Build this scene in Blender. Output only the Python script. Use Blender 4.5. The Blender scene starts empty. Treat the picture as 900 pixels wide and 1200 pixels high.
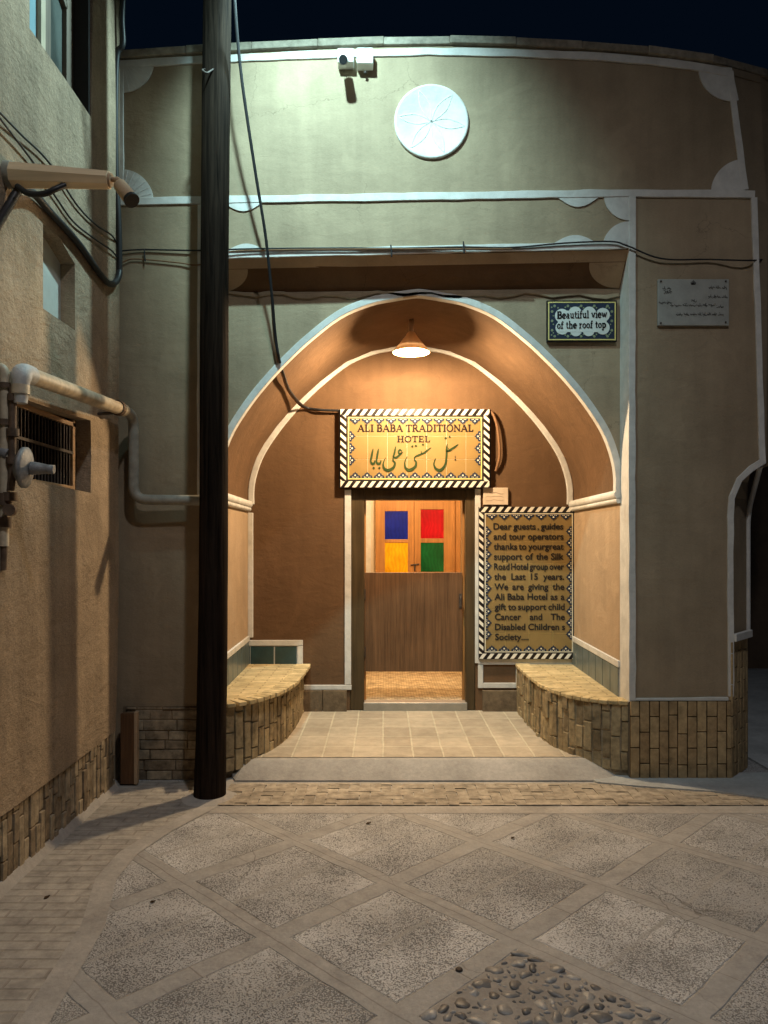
import bpy, bmesh, math, random
from mathutils import Vector, Matrix
from mathutils.geometry import tessellate_polygon
random.seed(7)
R = math.radians
S = bpy.context.scene
COL = S.collection

# ------------------------------------------------------------------ camera, sky, lamps outside the frame, exposure
F, CX, HZ, EYE = 880.0, 450.0, 635.0, 1.55
cam = bpy.data.cameras.new("camera")
cam.sensor_fit = 'HORIZONTAL'; cam.sensor_width = 36.0; cam.lens = 36.0 * F / 900.0
cam.shift_y = (HZ - 600.0) / 900.0
cam.clip_start = 0.05; cam.clip_end = 500
cam_ob = bpy.data.objects.new("camera", cam); COL.objects.link(cam_ob)
cam_ob.location = (0, 0, EYE); cam_ob.rotation_euler = (R(90), 0, 0)
S.camera = cam_ob

world = bpy.data.worlds.new("World"); S.world = world; world.use_nodes = True
wn = world.node_tree; wn.nodes.clear()
wo = wn.nodes.new('ShaderNodeOutputWorld'); wb = wn.nodes.new('ShaderNodeBackground')
wtc = wn.nodes.new('ShaderNodeTexCoord'); wsx = wn.nodes.new('ShaderNodeSeparateXYZ'); wcr = wn.nodes.new('ShaderNodeValToRGB')
wn.links.new(wtc.outputs['Generated'], wsx.inputs[0]); wn.links.new(wsx.outputs['Z'], wcr.inputs[0])
wcr.color_ramp.elements[0].color = (0.0012, 0.0028, 0.0060, 1); wcr.color_ramp.elements[0].position = 0.0
wcr.color_ramp.elements[1].color = (0.0008, 0.0027, 0.0066, 1); wcr.color_ramp.elements[1].position = 0.7
wn.links.new(wcr.outputs[0], wb.inputs[0]); wb.inputs[1].default_value = 1.0
wn.links.new(wb.outputs[0], wo.inputs[0])

def lamp(name, kind, loc, energy, color, radius=0.05, target=None, spot=None, blend=0.5):
    l = bpy.data.lights.new(name, kind); l.energy = energy; l.color = color
    l.shadow_soft_size = radius
    if kind == 'SPOT':
        l.spot_size = R(spot); l.spot_blend = blend
    o = bpy.data.objects.new(name, l); COL.objects.link(o); o.location = loc
    if target is not None:
        o.rotation_euler = (Vector(target) - Vector(loc)).to_track_quat('-Z', 'Y').to_euler()
    return o
# the cool flood on the pole's arm that washes the upper facade, the head beside the roof that rakes the
# old house, and the street lamps down the lane behind the camera
lamp("flood_light", 'SPOT', (-0.55, 3.35, 5.45), 620, (0.58, 0.96, 1.0), 0.05, (-0.22, 4.9, 4.05), 76, 1.0)
lamp("side_flood_light", 'SPOT', (0.02, 4.72, 5.75), 560, (0.62, 0.97, 1.0), 0.05, (-1.9, 3.85, 3.85), 52, 0.9)
lamp("lane_lamp_light", 'SPOT', (0.9, 0.5, 7.2), 430, (0.97, 0.97, 1.0), 0.12, (0.65, 2.3, 0), 110, 1.0)

S.view_settings.view_transform = 'Standard'; S.view_settings.look = 'None'
S.view_settings.exposure = 0.0; S.view_settings.gamma = 1.0; S.view_settings.use_curve_mapping = False
S.render.engine = 'CYCLES'
S.cycles.use_denoising = True
S.cycles.max_bounces = 8; S.cycles.diffuse_bounces = 4
S.cycles.sample_clamp_indirect = 4.0

# ------------------------------------------------------------------ pixel <-> place helpers
def P(px, py, Y):
    """point of the vertical plane at depth Y"""
    return Vector(((px - CX) * Y / F, Y, EYE - (py - HZ) * Y / F))
def XZ(px, py, Y):
    p = P(px, py, Y); return (p.x, p.z)
XL = -1.68
def WL(px, py, X=XL):
    """point of the old house's wall plane x = X"""
    Y = X * F / (px - CX); return Vector((X, Y, EYE - (py - HZ) * Y / F))
def G(px, py, z=0.0):
    Y = (EYE - z) * F / (py - HZ); return Vector(((px - CX) * Y / F, Y, z))

# ------------------------------------------------------------------ node helpers
class NT:
    def __init__(s, name):
        s.m = bpy.data.materials.new(name); s.m.use_nodes = True
        s.t = s.m.node_tree; s.t.nodes.clear()
        s.out = s.t.nodes.new('ShaderNodeOutputMaterial')
        s.b = s.t.nodes.new('ShaderNodeBsdfPrincipled')
        s.t.links.new(s.b.outputs[0], s.out.inputs[0])
        s.pos = s.t.nodes.new('ShaderNodeNewGeometry').outputs['Position']
    def n(s, t, **k):
        x = s.t.nodes.new(t)
        for a, v in k.items(): setattr(x, a, v)
        return x
    def put(s, sock, v):
        if isinstance(v, bpy.types.NodeSocket): s.t.links.new(v, sock)
        elif isinstance(v, (tuple, list)) and len(v) == 3 and sock.type == 'RGBA': sock.default_value = (*v, 1)
        else: sock.default_value = v
    def math(s, op, a, b=0.0, c=0.0):
        x = s.n('ShaderNodeMath', operation=op)
        s.put(x.inputs[0], a); s.put(x.inputs[1], b); s.put(x.inputs[2], c)
        return x.outputs[0]
    def xyz(s, v=None):
        x = s.n('ShaderNodeSeparateXYZ'); s.put(x.inputs[0], v or s.pos); return x.outputs
    def comb(s, a, b, c):
        x = s.n('ShaderNodeCombineXYZ'); s.put(x.inputs[0], a); s.put(x.inputs[1], b); s.put(x.inputs[2], c); return x.outputs[0]
    def scale(s, v, sc):
        x = s.n('ShaderNodeVectorMath', operation='MULTIPLY'); s.put(x.inputs[0], v); x.inputs[1].default_value = sc; return x.outputs[0]
    def noise(s, scale, detail=4, rough=0.55, vec=None, dist=0.0, out='Fac'):
        x = s.n('ShaderNodeTexNoise'); s.put(x.inputs['Vector'], vec or s.pos)
        x.inputs['Scale'].default_value = scale; x.inputs['Detail'].default_value = detail
        x.inputs['Roughness'].default_value = rough; x.inputs['Distortion'].default_value = dist
        return x.outputs[out]
    def vor(s, scale, feature='F1', vec=None, out='Distance'):
        x = s.n('ShaderNodeTexVoronoi', feature=feature); s.put(x.inputs['Vector'], vec or s.pos)
        x.inputs['Scale'].default_value = scale; return x.outputs[out]
    def ramp(s, f, stops):
        x = s.n('ShaderNodeValToRGB'); s.put(x.inputs[0], f); e = x.color_ramp.elements
        while len(e) < len(stops): e.new(0.5)
        for el, (p, c) in zip(e, stops):
            el.position = p; el.color = (*c, 1) if isinstance(c, tuple) else (c, c, c, 1)
        return x.outputs[0]
    def step(s, f, a, b):
        x = s.n('ShaderNodeMapRange'); s.put(x.inputs['Value'], f)
        x.inputs['From Min'].default_value = a; x.inputs['From Max'].default_value = b; return x.outputs[0]
    def mix(s, f, a, b, mode='MIX'):
        x = s.n('ShaderNodeMix', data_type='RGBA', blend_type=mode)
        s.put(x.inputs[0], f); s.put(x.inputs[6], a); s.put(x.inputs[7], b); return x.outputs[2]
    def vary(s, col, f, lo, hi):
        g = s.step(f, 0.3, 0.7); k = s.math('MULTIPLY_ADD', g, hi - lo, lo)
        return s.mix(1.0, col, s.comb(k, k, k), 'MULTIPLY')
    def attr(s, name, out='Fac'):
        x = s.n('ShaderNodeAttribute', attribute_name=name); return x.outputs[out]
    def bump(s, h, strength=0.4, dist=0.01, prev=None):
        x = s.n('ShaderNodeBump'); x.inputs['Strength'].default_value = strength; x.inputs['Distance'].default_value = dist
        s.put(x.inputs['Height'], h)
        if prev is not None: s.put(x.inputs['Normal'], prev)
        return x.outputs[0]
    def done(s, col, rough=0.85, normal=None, metallic=0.0, spec=0.3):
        s.put(s.b.inputs['Base Color'], col); s.put(s.b.inputs['Roughness'], rough)
        s.b.inputs['Metallic'].default_value = metallic
        s.b.inputs['Specular IOR Level'].default_value = spec
        if normal is not None: s.put(s.b.inputs['Normal'], normal)
        return s.m

def plaster(name, col, streak=0.10, grain=0.5, lump=0.5):
    t = NT(name)
    c = t.vary(col, t.noise(0.9, 5, 0.6), 1 - streak * 1.6, 1 + streak * 1.3)
    c = t.vary(c, t.noise(6, 6, 0.65), 1 - streak * 0.7, 1 + streak * 0.7)
    straw = t.noise(1.0, 3, 0.7, t.scale(t.pos, (60, 60, 190)))
    c = t.vary(c, straw, 1 - 0.09 * grain * 2, 1 + 0.07 * grain * 2)
    speck = t.step(t.noise(85, 2, 0.5), 0.70, 0.78)
    c = t.mix(t.math('MULTIPLY', speck, 0.35 * grain), c, tuple(x * 0.45 for x in col))
    run = t.noise(1.0, 4, 0.6, t.scale(t.pos, (9, 9, 0.7)))
    c = t.vary(c, run, 1 - streak * 0.8, 1 + streak * 0.6)
    patch = t.step(t.noise(1.6, 3, 0.5, dist=1.2), 0.60, 0.625)
    c = t.mix(t.math('MULTIPLY', patch, 0.16), c, tuple(min(1, x * 1.45) for x in col))
    crk = t.step(t.vor(1.3, 'DISTANCE_TO_EDGE', t.mix(0.25, t.pos, t.noise(3, 5, 0.7, out='Color'), 'ADD')), 0.0045, 0.0005)
    crk = t.math('MULTIPLY', crk, t.step(t.noise(0.9, 3), 0.54, 0.62)); c = t.mix(t.math('MULTIPLY', crk, 0.4), c, tuple(x * 0.35 for x in col))
    sweep = t.noise(2.4, 5, 0.6, t.scale(t.pos, (1.0, 1.0, 2.6)), 2.2)
    n = t.bump(t.noise(3.2, 4, 0.55), 0.35 * lump, 0.05)
    n = t.bump(sweep, 0.30 * lump, 0.025, n)
    n = t.bump(t.noise(28, 5, 0.65), 0.45 * grain, 0.012, n)
    n = t.bump(straw, 0.30 * grain, 0.006, n)
    return t.done(c, 0.93, n, spec=0.15)

def paint(name, col, wear=0.08, rough=0.6, metallic=0.0, bump=0.15, scale=14):
    t = NT(name)
    c = t.vary(col, t.noise(scale, 5, 0.6), 1 - wear, 1 + wear)
    return t.done(c, rough, t.bump(t.noise(scale * 4, 4), bump, 0.004), metallic)

def wood(name, col, axis=2, contrast=0.45, rough=0.6, freq=60, bumpy=0.35, spec=0.3):
    t = NT(name)
    sc = [freq, freq, freq]; sc[axis] = freq * 0.04
    g = t.noise(1.0, 5, 0.65, t.scale(t.pos, tuple(sc)), 0.6)
    c = t.vary(col, g, 1 - contrast, 1 + contrast * 0.7)
    c = t.vary(c, t.noise(2.5, 3), 0.82, 1.15)
    return t.done(c, rough, t.bump(g, bumpy, 0.004), spec=spec)

def brick(name, a, b, dirt=0.35):
    t = NT(name)
    c = t.mix(t.attr('tint'), a, b)
    c = t.vary(c, t.noise(17, 5, 0.65), 1 - dirt, 1 + dirt * 0.7)
    c = t.vary(c, t.noise(2.0, 4, 0.6), 0.75, 1.2)
    pit = t.noise(60, 4, 0.7)
    n = t.bump(pit, 0.5, 0.006); n = t.bump(t.noise(14, 3), 0.35, 0.015, n)
    return t.done(c, 0.92, n, spec=0.15)

def flat(name, col, rough=0.55, metallic=0.0):
    t = NT(name)
    return t.done(t.vary(col, t.noise(30, 4, 0.6), 0.9, 1.1), rough, metallic=metallic)

def glow(name, col, strength):
    t = NT(name); t.b.inputs['Emission Color'].default_value = (*col, 1); t.b.inputs['Emission Strength'].default_value = strength
    return t.done(col, 0.4)

M = {}
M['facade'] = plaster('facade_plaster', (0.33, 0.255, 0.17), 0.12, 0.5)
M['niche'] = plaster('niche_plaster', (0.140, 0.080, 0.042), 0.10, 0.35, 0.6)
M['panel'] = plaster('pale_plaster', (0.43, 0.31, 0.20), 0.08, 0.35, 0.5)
M['old'] = plaster('old_house_plaster', (0.34, 0.265, 0.185), 0.18, 1.5, 1.3)
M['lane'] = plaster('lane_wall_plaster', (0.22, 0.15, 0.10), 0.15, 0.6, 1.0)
t = NT('white_gypsum'); c = t.vary((0.66, 0.645, 0.605), t.noise(9, 5, 0.65), 0.80, 1.06)
c = t.mix(t.math('MULTIPLY', t.step(t.noise(3.5, 6, 0.7), 0.58, 0.75), 0.35), c, (0.42, 0.34, 0.26))
M['trim'] = t.done(c, 0.8, t.bump(t.noise(24, 4), 0.35, 0.01), spec=0.2)
M['groove'] = flat('gypsum_groove', (0.63, 0.63, 0.60))
M['coping'] = brick('coping_brick', (0.22, 0.19, 0.145), (0.31, 0.27, 0.215))
M['brick'] = brick('upright_brick', (0.34, 0.235, 0.125), (0.48, 0.35, 0.19))
M['bench_brick'] = brick('bench_brick', (0.26, 0.20, 0.12), (0.43, 0.34, 0.20), 0.45)
M['old_brick'] = brick('old_brick', (0.22, 0.17, 0.115), (0.40, 0.33, 0.23), 0.5)
M['mortar'] = brick('mortar', (0.17, 0.125, 0.08), (0.17, 0.125, 0.08))
M['pale_mortar'] = brick('pale_mortar', (0.36, 0.30, 0.21), (0.36, 0.30, 0.21))
M['dark_mortar'] = brick('dark_mortar', (0.07, 0.045, 0.025), (0.07, 0.045, 0.025))
M['tile'] = paint('teal_tile', (0.030, 0.062, 0.066), 0.25, 0.22, 0, 0.1, 9)
M['tile_grey'] = paint('grey_teal_tile', (0.105, 0.135, 0.140), 0.25, 0.3, 0, 0.1, 9)
M['pole'] = wood('tarred_wood', (0.021, 0.0145, 0.0105), 2, 0.95, 0.9, 38, 1.6, 0.06)
M['door_wood'] = wood('dark_door_wood', (0.135, 0.070, 0.033), 2, 0.40, 0.5, 45, 0.25)
M['frame_wood'] = wood('dark_frame_wood', (0.075, 0.050, 0.024), 2, 0.35, 0.42, 40)
M['old_wood'] = wood('old_window_wood', (0.11, 0.085, 0.06), 2, 0.4, 0.7, 40)
M['honey'] = wood('honey_wood', (0.42, 0.20, 0.065), 2, 0.25, 0.42, 40, 0.15)
M['beam'] = wood('pale_beam_wood', (0.74, 0.58, 0.38), 0, 0.15, 0.65, 40, 0.2)
M['steel'] = paint('brushed_steel', (0.42, 0.41, 0.38), 0.12, 0.4, 0.7)
M['black'] = flat('black_rubber', (0.012, 0.012, 0.013), 0.5)
M['cable'] = flat('cable_sheath', (0.020, 0.020, 0.022), 0.45)
M['brown_cable'] = flat('painted_cable', (0.20, 0.105, 0.05), 0.6)
M['white'] = paint('white_plastic', (0.78, 0.79, 0.76), 0.05, 0.4, 0, 0.05)
M['cream_pipe'] = paint('cream_pipe_paint', (0.52, 0.44, 0.32), 0.30, 0.5, 0, 0.25, 18)
M['elbow'] = paint('pale_elbow_paint', (0.50, 0.51, 0.50), 0.2, 0.55, 0, 0.25, 30)
M['grey_pipe'] = paint('grey_pipe_paint', (0.30, 0.29, 0.25), 0.2, 0.5, 0, 0.2, 18)
M['rust_pipe'] = paint('rusty_pipe', (0.125, 0.085, 0.058), 0.4, 0.6, 0.1, 0.4, 22)
M['alu'] = paint('cast_aluminium', (0.25, 0.255, 0.26), 0.3, 0.55, 0.2, 0.3, 30)
M['iron'] = paint('iron_bar', (0.060, 0.047, 0.040), 0.35, 0.6, 0.2, 0.3, 40)
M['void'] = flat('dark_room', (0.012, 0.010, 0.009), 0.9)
M['reflection_blue'] = paint('pane_reflection_blue', (0.20, 0.33, 0.38), 0.15, 0.15, 0, 0.05, 4)  # bluish reflection put into the pane's base colour; the insulator shares it
M['dim_glass'] = paint('dim_pane', (0.085, 0.10, 0.092), 0.2, 0.12, 0, 0.05, 4)
M['pale_board'] = paint('pale_shutter', (0.50, 0.54, 0.50), 0.08, 0.5)
M['room'] = plaster('room_plaster', (0.70, 0.58, 0.42), 0.05, 0.2, 0.3)
M['ink'] = flat('black_glaze', (0.014, 0.012, 0.012), 0.75)
M['purple_ink'] = flat('brown_black_glaze', (0.016, 0.006, 0.006), 0.75)
M['green_ink'] = flat('green_glaze', (0.018, 0.040, 0.006), 0.75)
M['navy'] = flat('navy_glaze', (0.018, 0.028, 0.055), 0.75)
M['cream_glaze'] = flat('cream_glaze', (0.75, 0.70, 0.55), 0.75)
M['yellow_line'] = flat('yellow_line_glaze', (0.75, 0.62, 0.22), 0.75)
M['yellow_tile'] = paint('yellow_tile', (0.28, 0.178, 0.058), 0.10, 0.6, 0, 0.06, 6)
M['ochre_tile'] = paint('ochre_tile', (0.24, 0.165, 0.062), 0.12, 0.6, 0, 0.06, 6)
M['white_tile'] = paint('white_tile', (0.66, 0.70, 0.66), 0.06, 0.6, 0, 0.06, 6)
M['paper'] = paint('weathered_plate', (0.62, 0.50, 0.38), 0.12, 0.6)
M['plaque'] = paint('grey_marble_plaque', (0.36, 0.37, 0.34), 0.12, 0.5)
M['shade'] = paint('enamel_shade', (0.44, 0.30, 0.19), 0.06, 0.4)
_m = M['shade']; _t = _m.node_tree; _tr = _t.nodes.new('ShaderNodeBsdfTranslucent'); _tr.inputs[0].default_value = (0.85, 0.62, 0.40, 1); _mx = _t.nodes.new('ShaderNodeMixShader'); _mx.inputs[0].default_value = 0.14
_pb = next(n for n in _t.nodes if n.type == 'BSDF_PRINCIPLED'); _oo = next(n for n in _t.nodes if n.type == 'OUTPUT_MATERIAL')
_t.links.new(_pb.outputs[0], _mx.inputs[1]); _t.links.new(_tr.outputs[0], _mx.inputs[2]); _t.links.new(_mx.outputs[0], _oo.inputs[0])
M['leaf'] = flat('dry_leaf', (0.05, 0.028, 0.012), 0.8)
t = NT('river_pebble'); c = t.vary(t.mix(t.attr('tint'), (0.14, 0.135, 0.13), (0.44, 0.43, 0.41)), t.noise(30, 5, 0.6), 0.75, 1.2)
M['stone'] = t.done(c, 0.45, t.bump(t.noise(60, 4), 0.25, 0.004), spec=0.5)
def pane(name, col):
    t = NT(name); x = t.xyz()[0]
    w = t.math('SINE', t.math('MULTIPLY', t.math('ADD', x, t.math('MULTIPLY', t.noise(6, 2), 0.12)), 150.0))
    c = t.vary(t.vary(col, t.math('MULTIPLY_ADD', w, 0.2, 0.5), 0.86, 1.07), t.noise(5, 3), 0.75, 1.25)
    return t.done(c, 0.25)
M['pane_blue'] = pane('blue_pane', (0.008, 0.018, 0.26)); M['pane_red'] = pane('red_pane', (0.40, 0.005, 0.012))
M['pane_yellow'] = pane('yellow_pane', (0.85, 0.42, 0.012)); M['pane_green'] = pane('green_pane', (0.006, 0.10, 0.028))
# black and white twisted-rope glaze of the sign frames
t = NT('rope_glaze'); x = t.xyz()
k = t.math('FRACT', t.math('MULTIPLY', t.math('SUBTRACT', x[0], t.math('MULTIPLY', x[2], 0.75)), 1 / 0.066))
M['rope'] = t.done(t.mix(t.step(k, 0.47, 0.53), (0.80, 0.76, 0.66), (0.014, 0.010, 0.010)), 0.35)
t = NT('rope_glaze_upright'); x = t.xyz()
k = t.math('FRACT', t.math('MULTIPLY', t.math('ADD', x[2], t.math('MULTIPLY', x[0], 0.9)), 1 / 0.066))
M['rope_side'] = t.done(t.mix(t.step(k, 0.47, 0.53), (0.80, 0.76, 0.66), (0.014, 0.010, 0.010)), 0.35)
# street paving: washed-pebble slabs set diagonally between smooth concrete bands
t = NT('street_paving'); x = t.xyz()
wob = t.math('MULTIPLY', t.math('SUBTRACT', t.noise(5, 3), 0.5), 0.035)
u = t.math('ADD', t.math('SUBTRACT', x[0], x[1]), wob); v = t.math('ADD', t.math('ADD', x[0], x[1]), wob)
fu = t.math('PINGPONG', t.math('ADD', u, 4.35 + 97), 0.485); fv = t.math('PINGPONG', t.math('ADD', v, -2.5 + 94), 0.47)
edge = t.math('MINIMUM', fu, fv)
slab = t.step(t.math('ADD', edge, t.math('MULTIPLY', t.math('SUBTRACT', t.noise(30, 4, 0.7), 0.5), 0.03)), 0.062, 0.076)
seam = t.math('MULTIPLY', t.step(t.math('ABSOLUTE', t.math('SUBTRACT', t.math('PINGPONG', t.math('ADD', v, -2.5 + 94), 0.94 / 2), 0.47)), 0.022, 0.006), 0.0)
mid = t.step(t.math('MAXIMUM', t.math('MULTIPLY', fu, 1.0), 0.0), 0.465, 0.478)
agg = t.vor(150, 'F1'); agg2 = t.noise(190, 3, 0.75)
chip = t.step(t.math('ADD', t.math('ADD', t.math('MULTIPLY', agg, 0.55), agg2), t.math('MULTIPLY', t.math('SUBTRACT', t.noise(2.6, 4, 0.6), 0.52), 0.55)), 0.78, 0.93)
cs = t.mix(chip, (0.56, 0.56, 0.555), (0.185, 0.183, 0.180))
wnz = t.n('ShaderNodeTexWhiteNoise', noise_dimensions='2D'); t.put(wnz.inputs['Vector'], t.comb(t.math('FLOOR', t.math('DIVIDE', t.math('ADD', u, 4.35 + 97), 0.97)), t.math('FLOOR', t.math('DIVIDE', t.math('ADD', v, -2.5 + 94), 0.94)), 0.0))
kk = t.math('MULTIPLY_ADD', wnz.outputs['Value'], 0.38, 0.80); cs = t.mix(1.0, cs, t.comb(kk, kk, kk), 'MULTIPLY')
cs = t.vary(cs, t.noise(1.8, 4, 0.6), 0.72, 1.25)
cs = t.mix(t.math('MULTIPLY', mid, t.step(t.noise(3, 3), 0.30, 0.50)), cs, (0.44, 0.43, 0.41))
cb = t.vary(t.vary((0.385, 0.375, 0.36), t.noise(11, 6, 0.7), 0.74, 1.18), t.noise(70, 4, 0.75), 0.84, 1.12)
joint = t.step(t.math('ABSOLUTE', t.math('SUBTRACT', edge, 0.069)), 0.0075, 0.001)
col = t.mix(slab, cb, cs)
col = t.mix(t.math('MULTIPLY', joint, t.step(t.noise(2.6, 4, 0.7), 0.50, 0.72)), col, (0.17, 0.15, 0.13))
cross = t.step(t.math('PINGPONG', t.math('ADD', t.math('MULTIPLY', fv, 1.0), 0.0), 0.235), 0.006, 0.001)
col = t.mix(t.math('MULTIPLY', t.math('SUBTRACT', 1.0, slab), t.math('MULTIPLY', cross, 0.6)), col, (0.12, 0.10, 0.08))
dust = t.step(t.noise(1.5, 6, 0.7), 0.44, 0.68)
col = t.mix(t.math('MULTIPLY', dust, 0.5), col, (0.43, 0.42, 0.395))
grime = t.step(t.noise(3.3, 6, 0.75), 0.58, 0.78); col = t.mix(t.math('MULTIPLY', grime, 0.4), col, (0.17, 0.155, 0.14))
spot = t.step(t.noise(19, 2, 0.5), 0.735, 0.76); col = t.mix(t.math('MULTIPLY', spot, 0.55), col, (0.10, 0.09, 0.08))
crk = t.step(t.vor(1.7, 'DISTANCE_TO_EDGE', t.mix(0.12, t.pos, t.noise(4, 4, out='Color'), 'ADD')), 0.006, 0.001)
crk = t.math('MULTIPLY', crk, t.step(t.noise(1.1, 3), 0.50, 0.60)); col = t.mix(t.math('MULTIPLY', crk, 0.6), col, (0.11, 0.10, 0.085))
h = t.math('ADD', t.math('MULTIPLY', t.math('MULTIPLY', chip, slab), -0.5), t.math('MULTIPLY', joint, -0.8))
n = t.bump(h, 0.7, 0.008); n = t.bump(t.noise(2.2, 5, 0.6), 0.35, 0.05, n); n = t.bump(t.noise(40, 4, 0.7), 0.3, 0.006, n)
M['street'] = t.done(col, t.math('MULTIPLY_ADD', chip, 0.15, 0.62), n, spec=0.35)
def concrete(name, col):
    t = NT(name); c = t.vary(col, t.noise(3, 6, 0.65), 0.75, 1.2); c = t.vary(c, t.noise(40, 4, 0.7), 0.88, 1.1)
    return t.done(c, 0.8, t.bump(t.noise(22, 6, 0.7), 0.5, 0.012), spec=0.25)
M['concrete'] = concrete('smooth_concrete', (0.42, 0.40, 0.37)); M['apron'] = concrete('grey_apron_concrete', (0.40, 0.42, 0.42))
def grid_tiles(name, a, b, w, h, mort, off=0.0, msize=0.012, jitter=0.5):
    t = NT(name)
    bt = t.n('ShaderNodeTexBrick', offset=off, offset_frequency=2)
    t.put(bt.inputs['Vector'], t.mix(0.012, t.pos, t.noise(7, 3, out='Color'), 'ADD'))
    t.put(bt.inputs['Color1'], a); t.put(bt.inputs['Color2'], b); t.put(bt.inputs['Mortar'], mort)
    bt.inputs['Scale'].default_value = 1.0; bt.inputs['Brick Width'].default_value = w; bt.inputs['Row Height'].default_value = h
    bt.inputs['Mortar Size'].default_value = msize; bt.inputs['Mortar Smooth'].default_value = 0.3
    c = t.vary(bt.outputs['Color'], t.noise(13, 5, 0.65), 1 - 0.3 * jitter, 1 + 0.25 * jitter)
    c = t.vary(c, t.noise(2.2, 4, 0.6), 0.85, 1.15)
    n = t.bump(bt.outputs['Fac'], 0.6, -0.008); n = t.bump(t.noise(35, 5, 0.7), 0.4, 0.008, n)
    return t.done(c, 0.82, n, spec=0.25)
M['step_tiles'] = grid_tiles('entrance_brick_tiles', (0.38, 0.32, 0.24), (0.48, 0.41, 0.31), 0.205, 0.28, (0.54, 0.48, 0.36), msize=0.008)
M['bench_top'] = grid_tiles('bench_top_brick', (0.50, 0.385, 0.20), (0.66, 0.52, 0.29), 0.22, 0.052, (0.36, 0.27, 0.14), 0.5, 0.006, 0.9)
M['gutter'] = grid_tiles('gutter_brick', (0.36, 0.34, 0.305), (0.40, 0.375, 0.335), 0.24, 0.062, (0.315, 0.29, 0.255), 0.5, 0.006, 1.0)
M['room_floor'] = grid_tiles('room_floor_mosaic', (0.42, 0.33, 0.20), (0.60, 0.50, 0.33), 0.05, 0.03, (0.27, 0.20, 0.12), 0.5, 0.004, 1.4)
M['paver'] = brick('herringbone_paver', (0.36, 0.315, 0.25), (0.45, 0.395, 0.315), 0.4)

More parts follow.
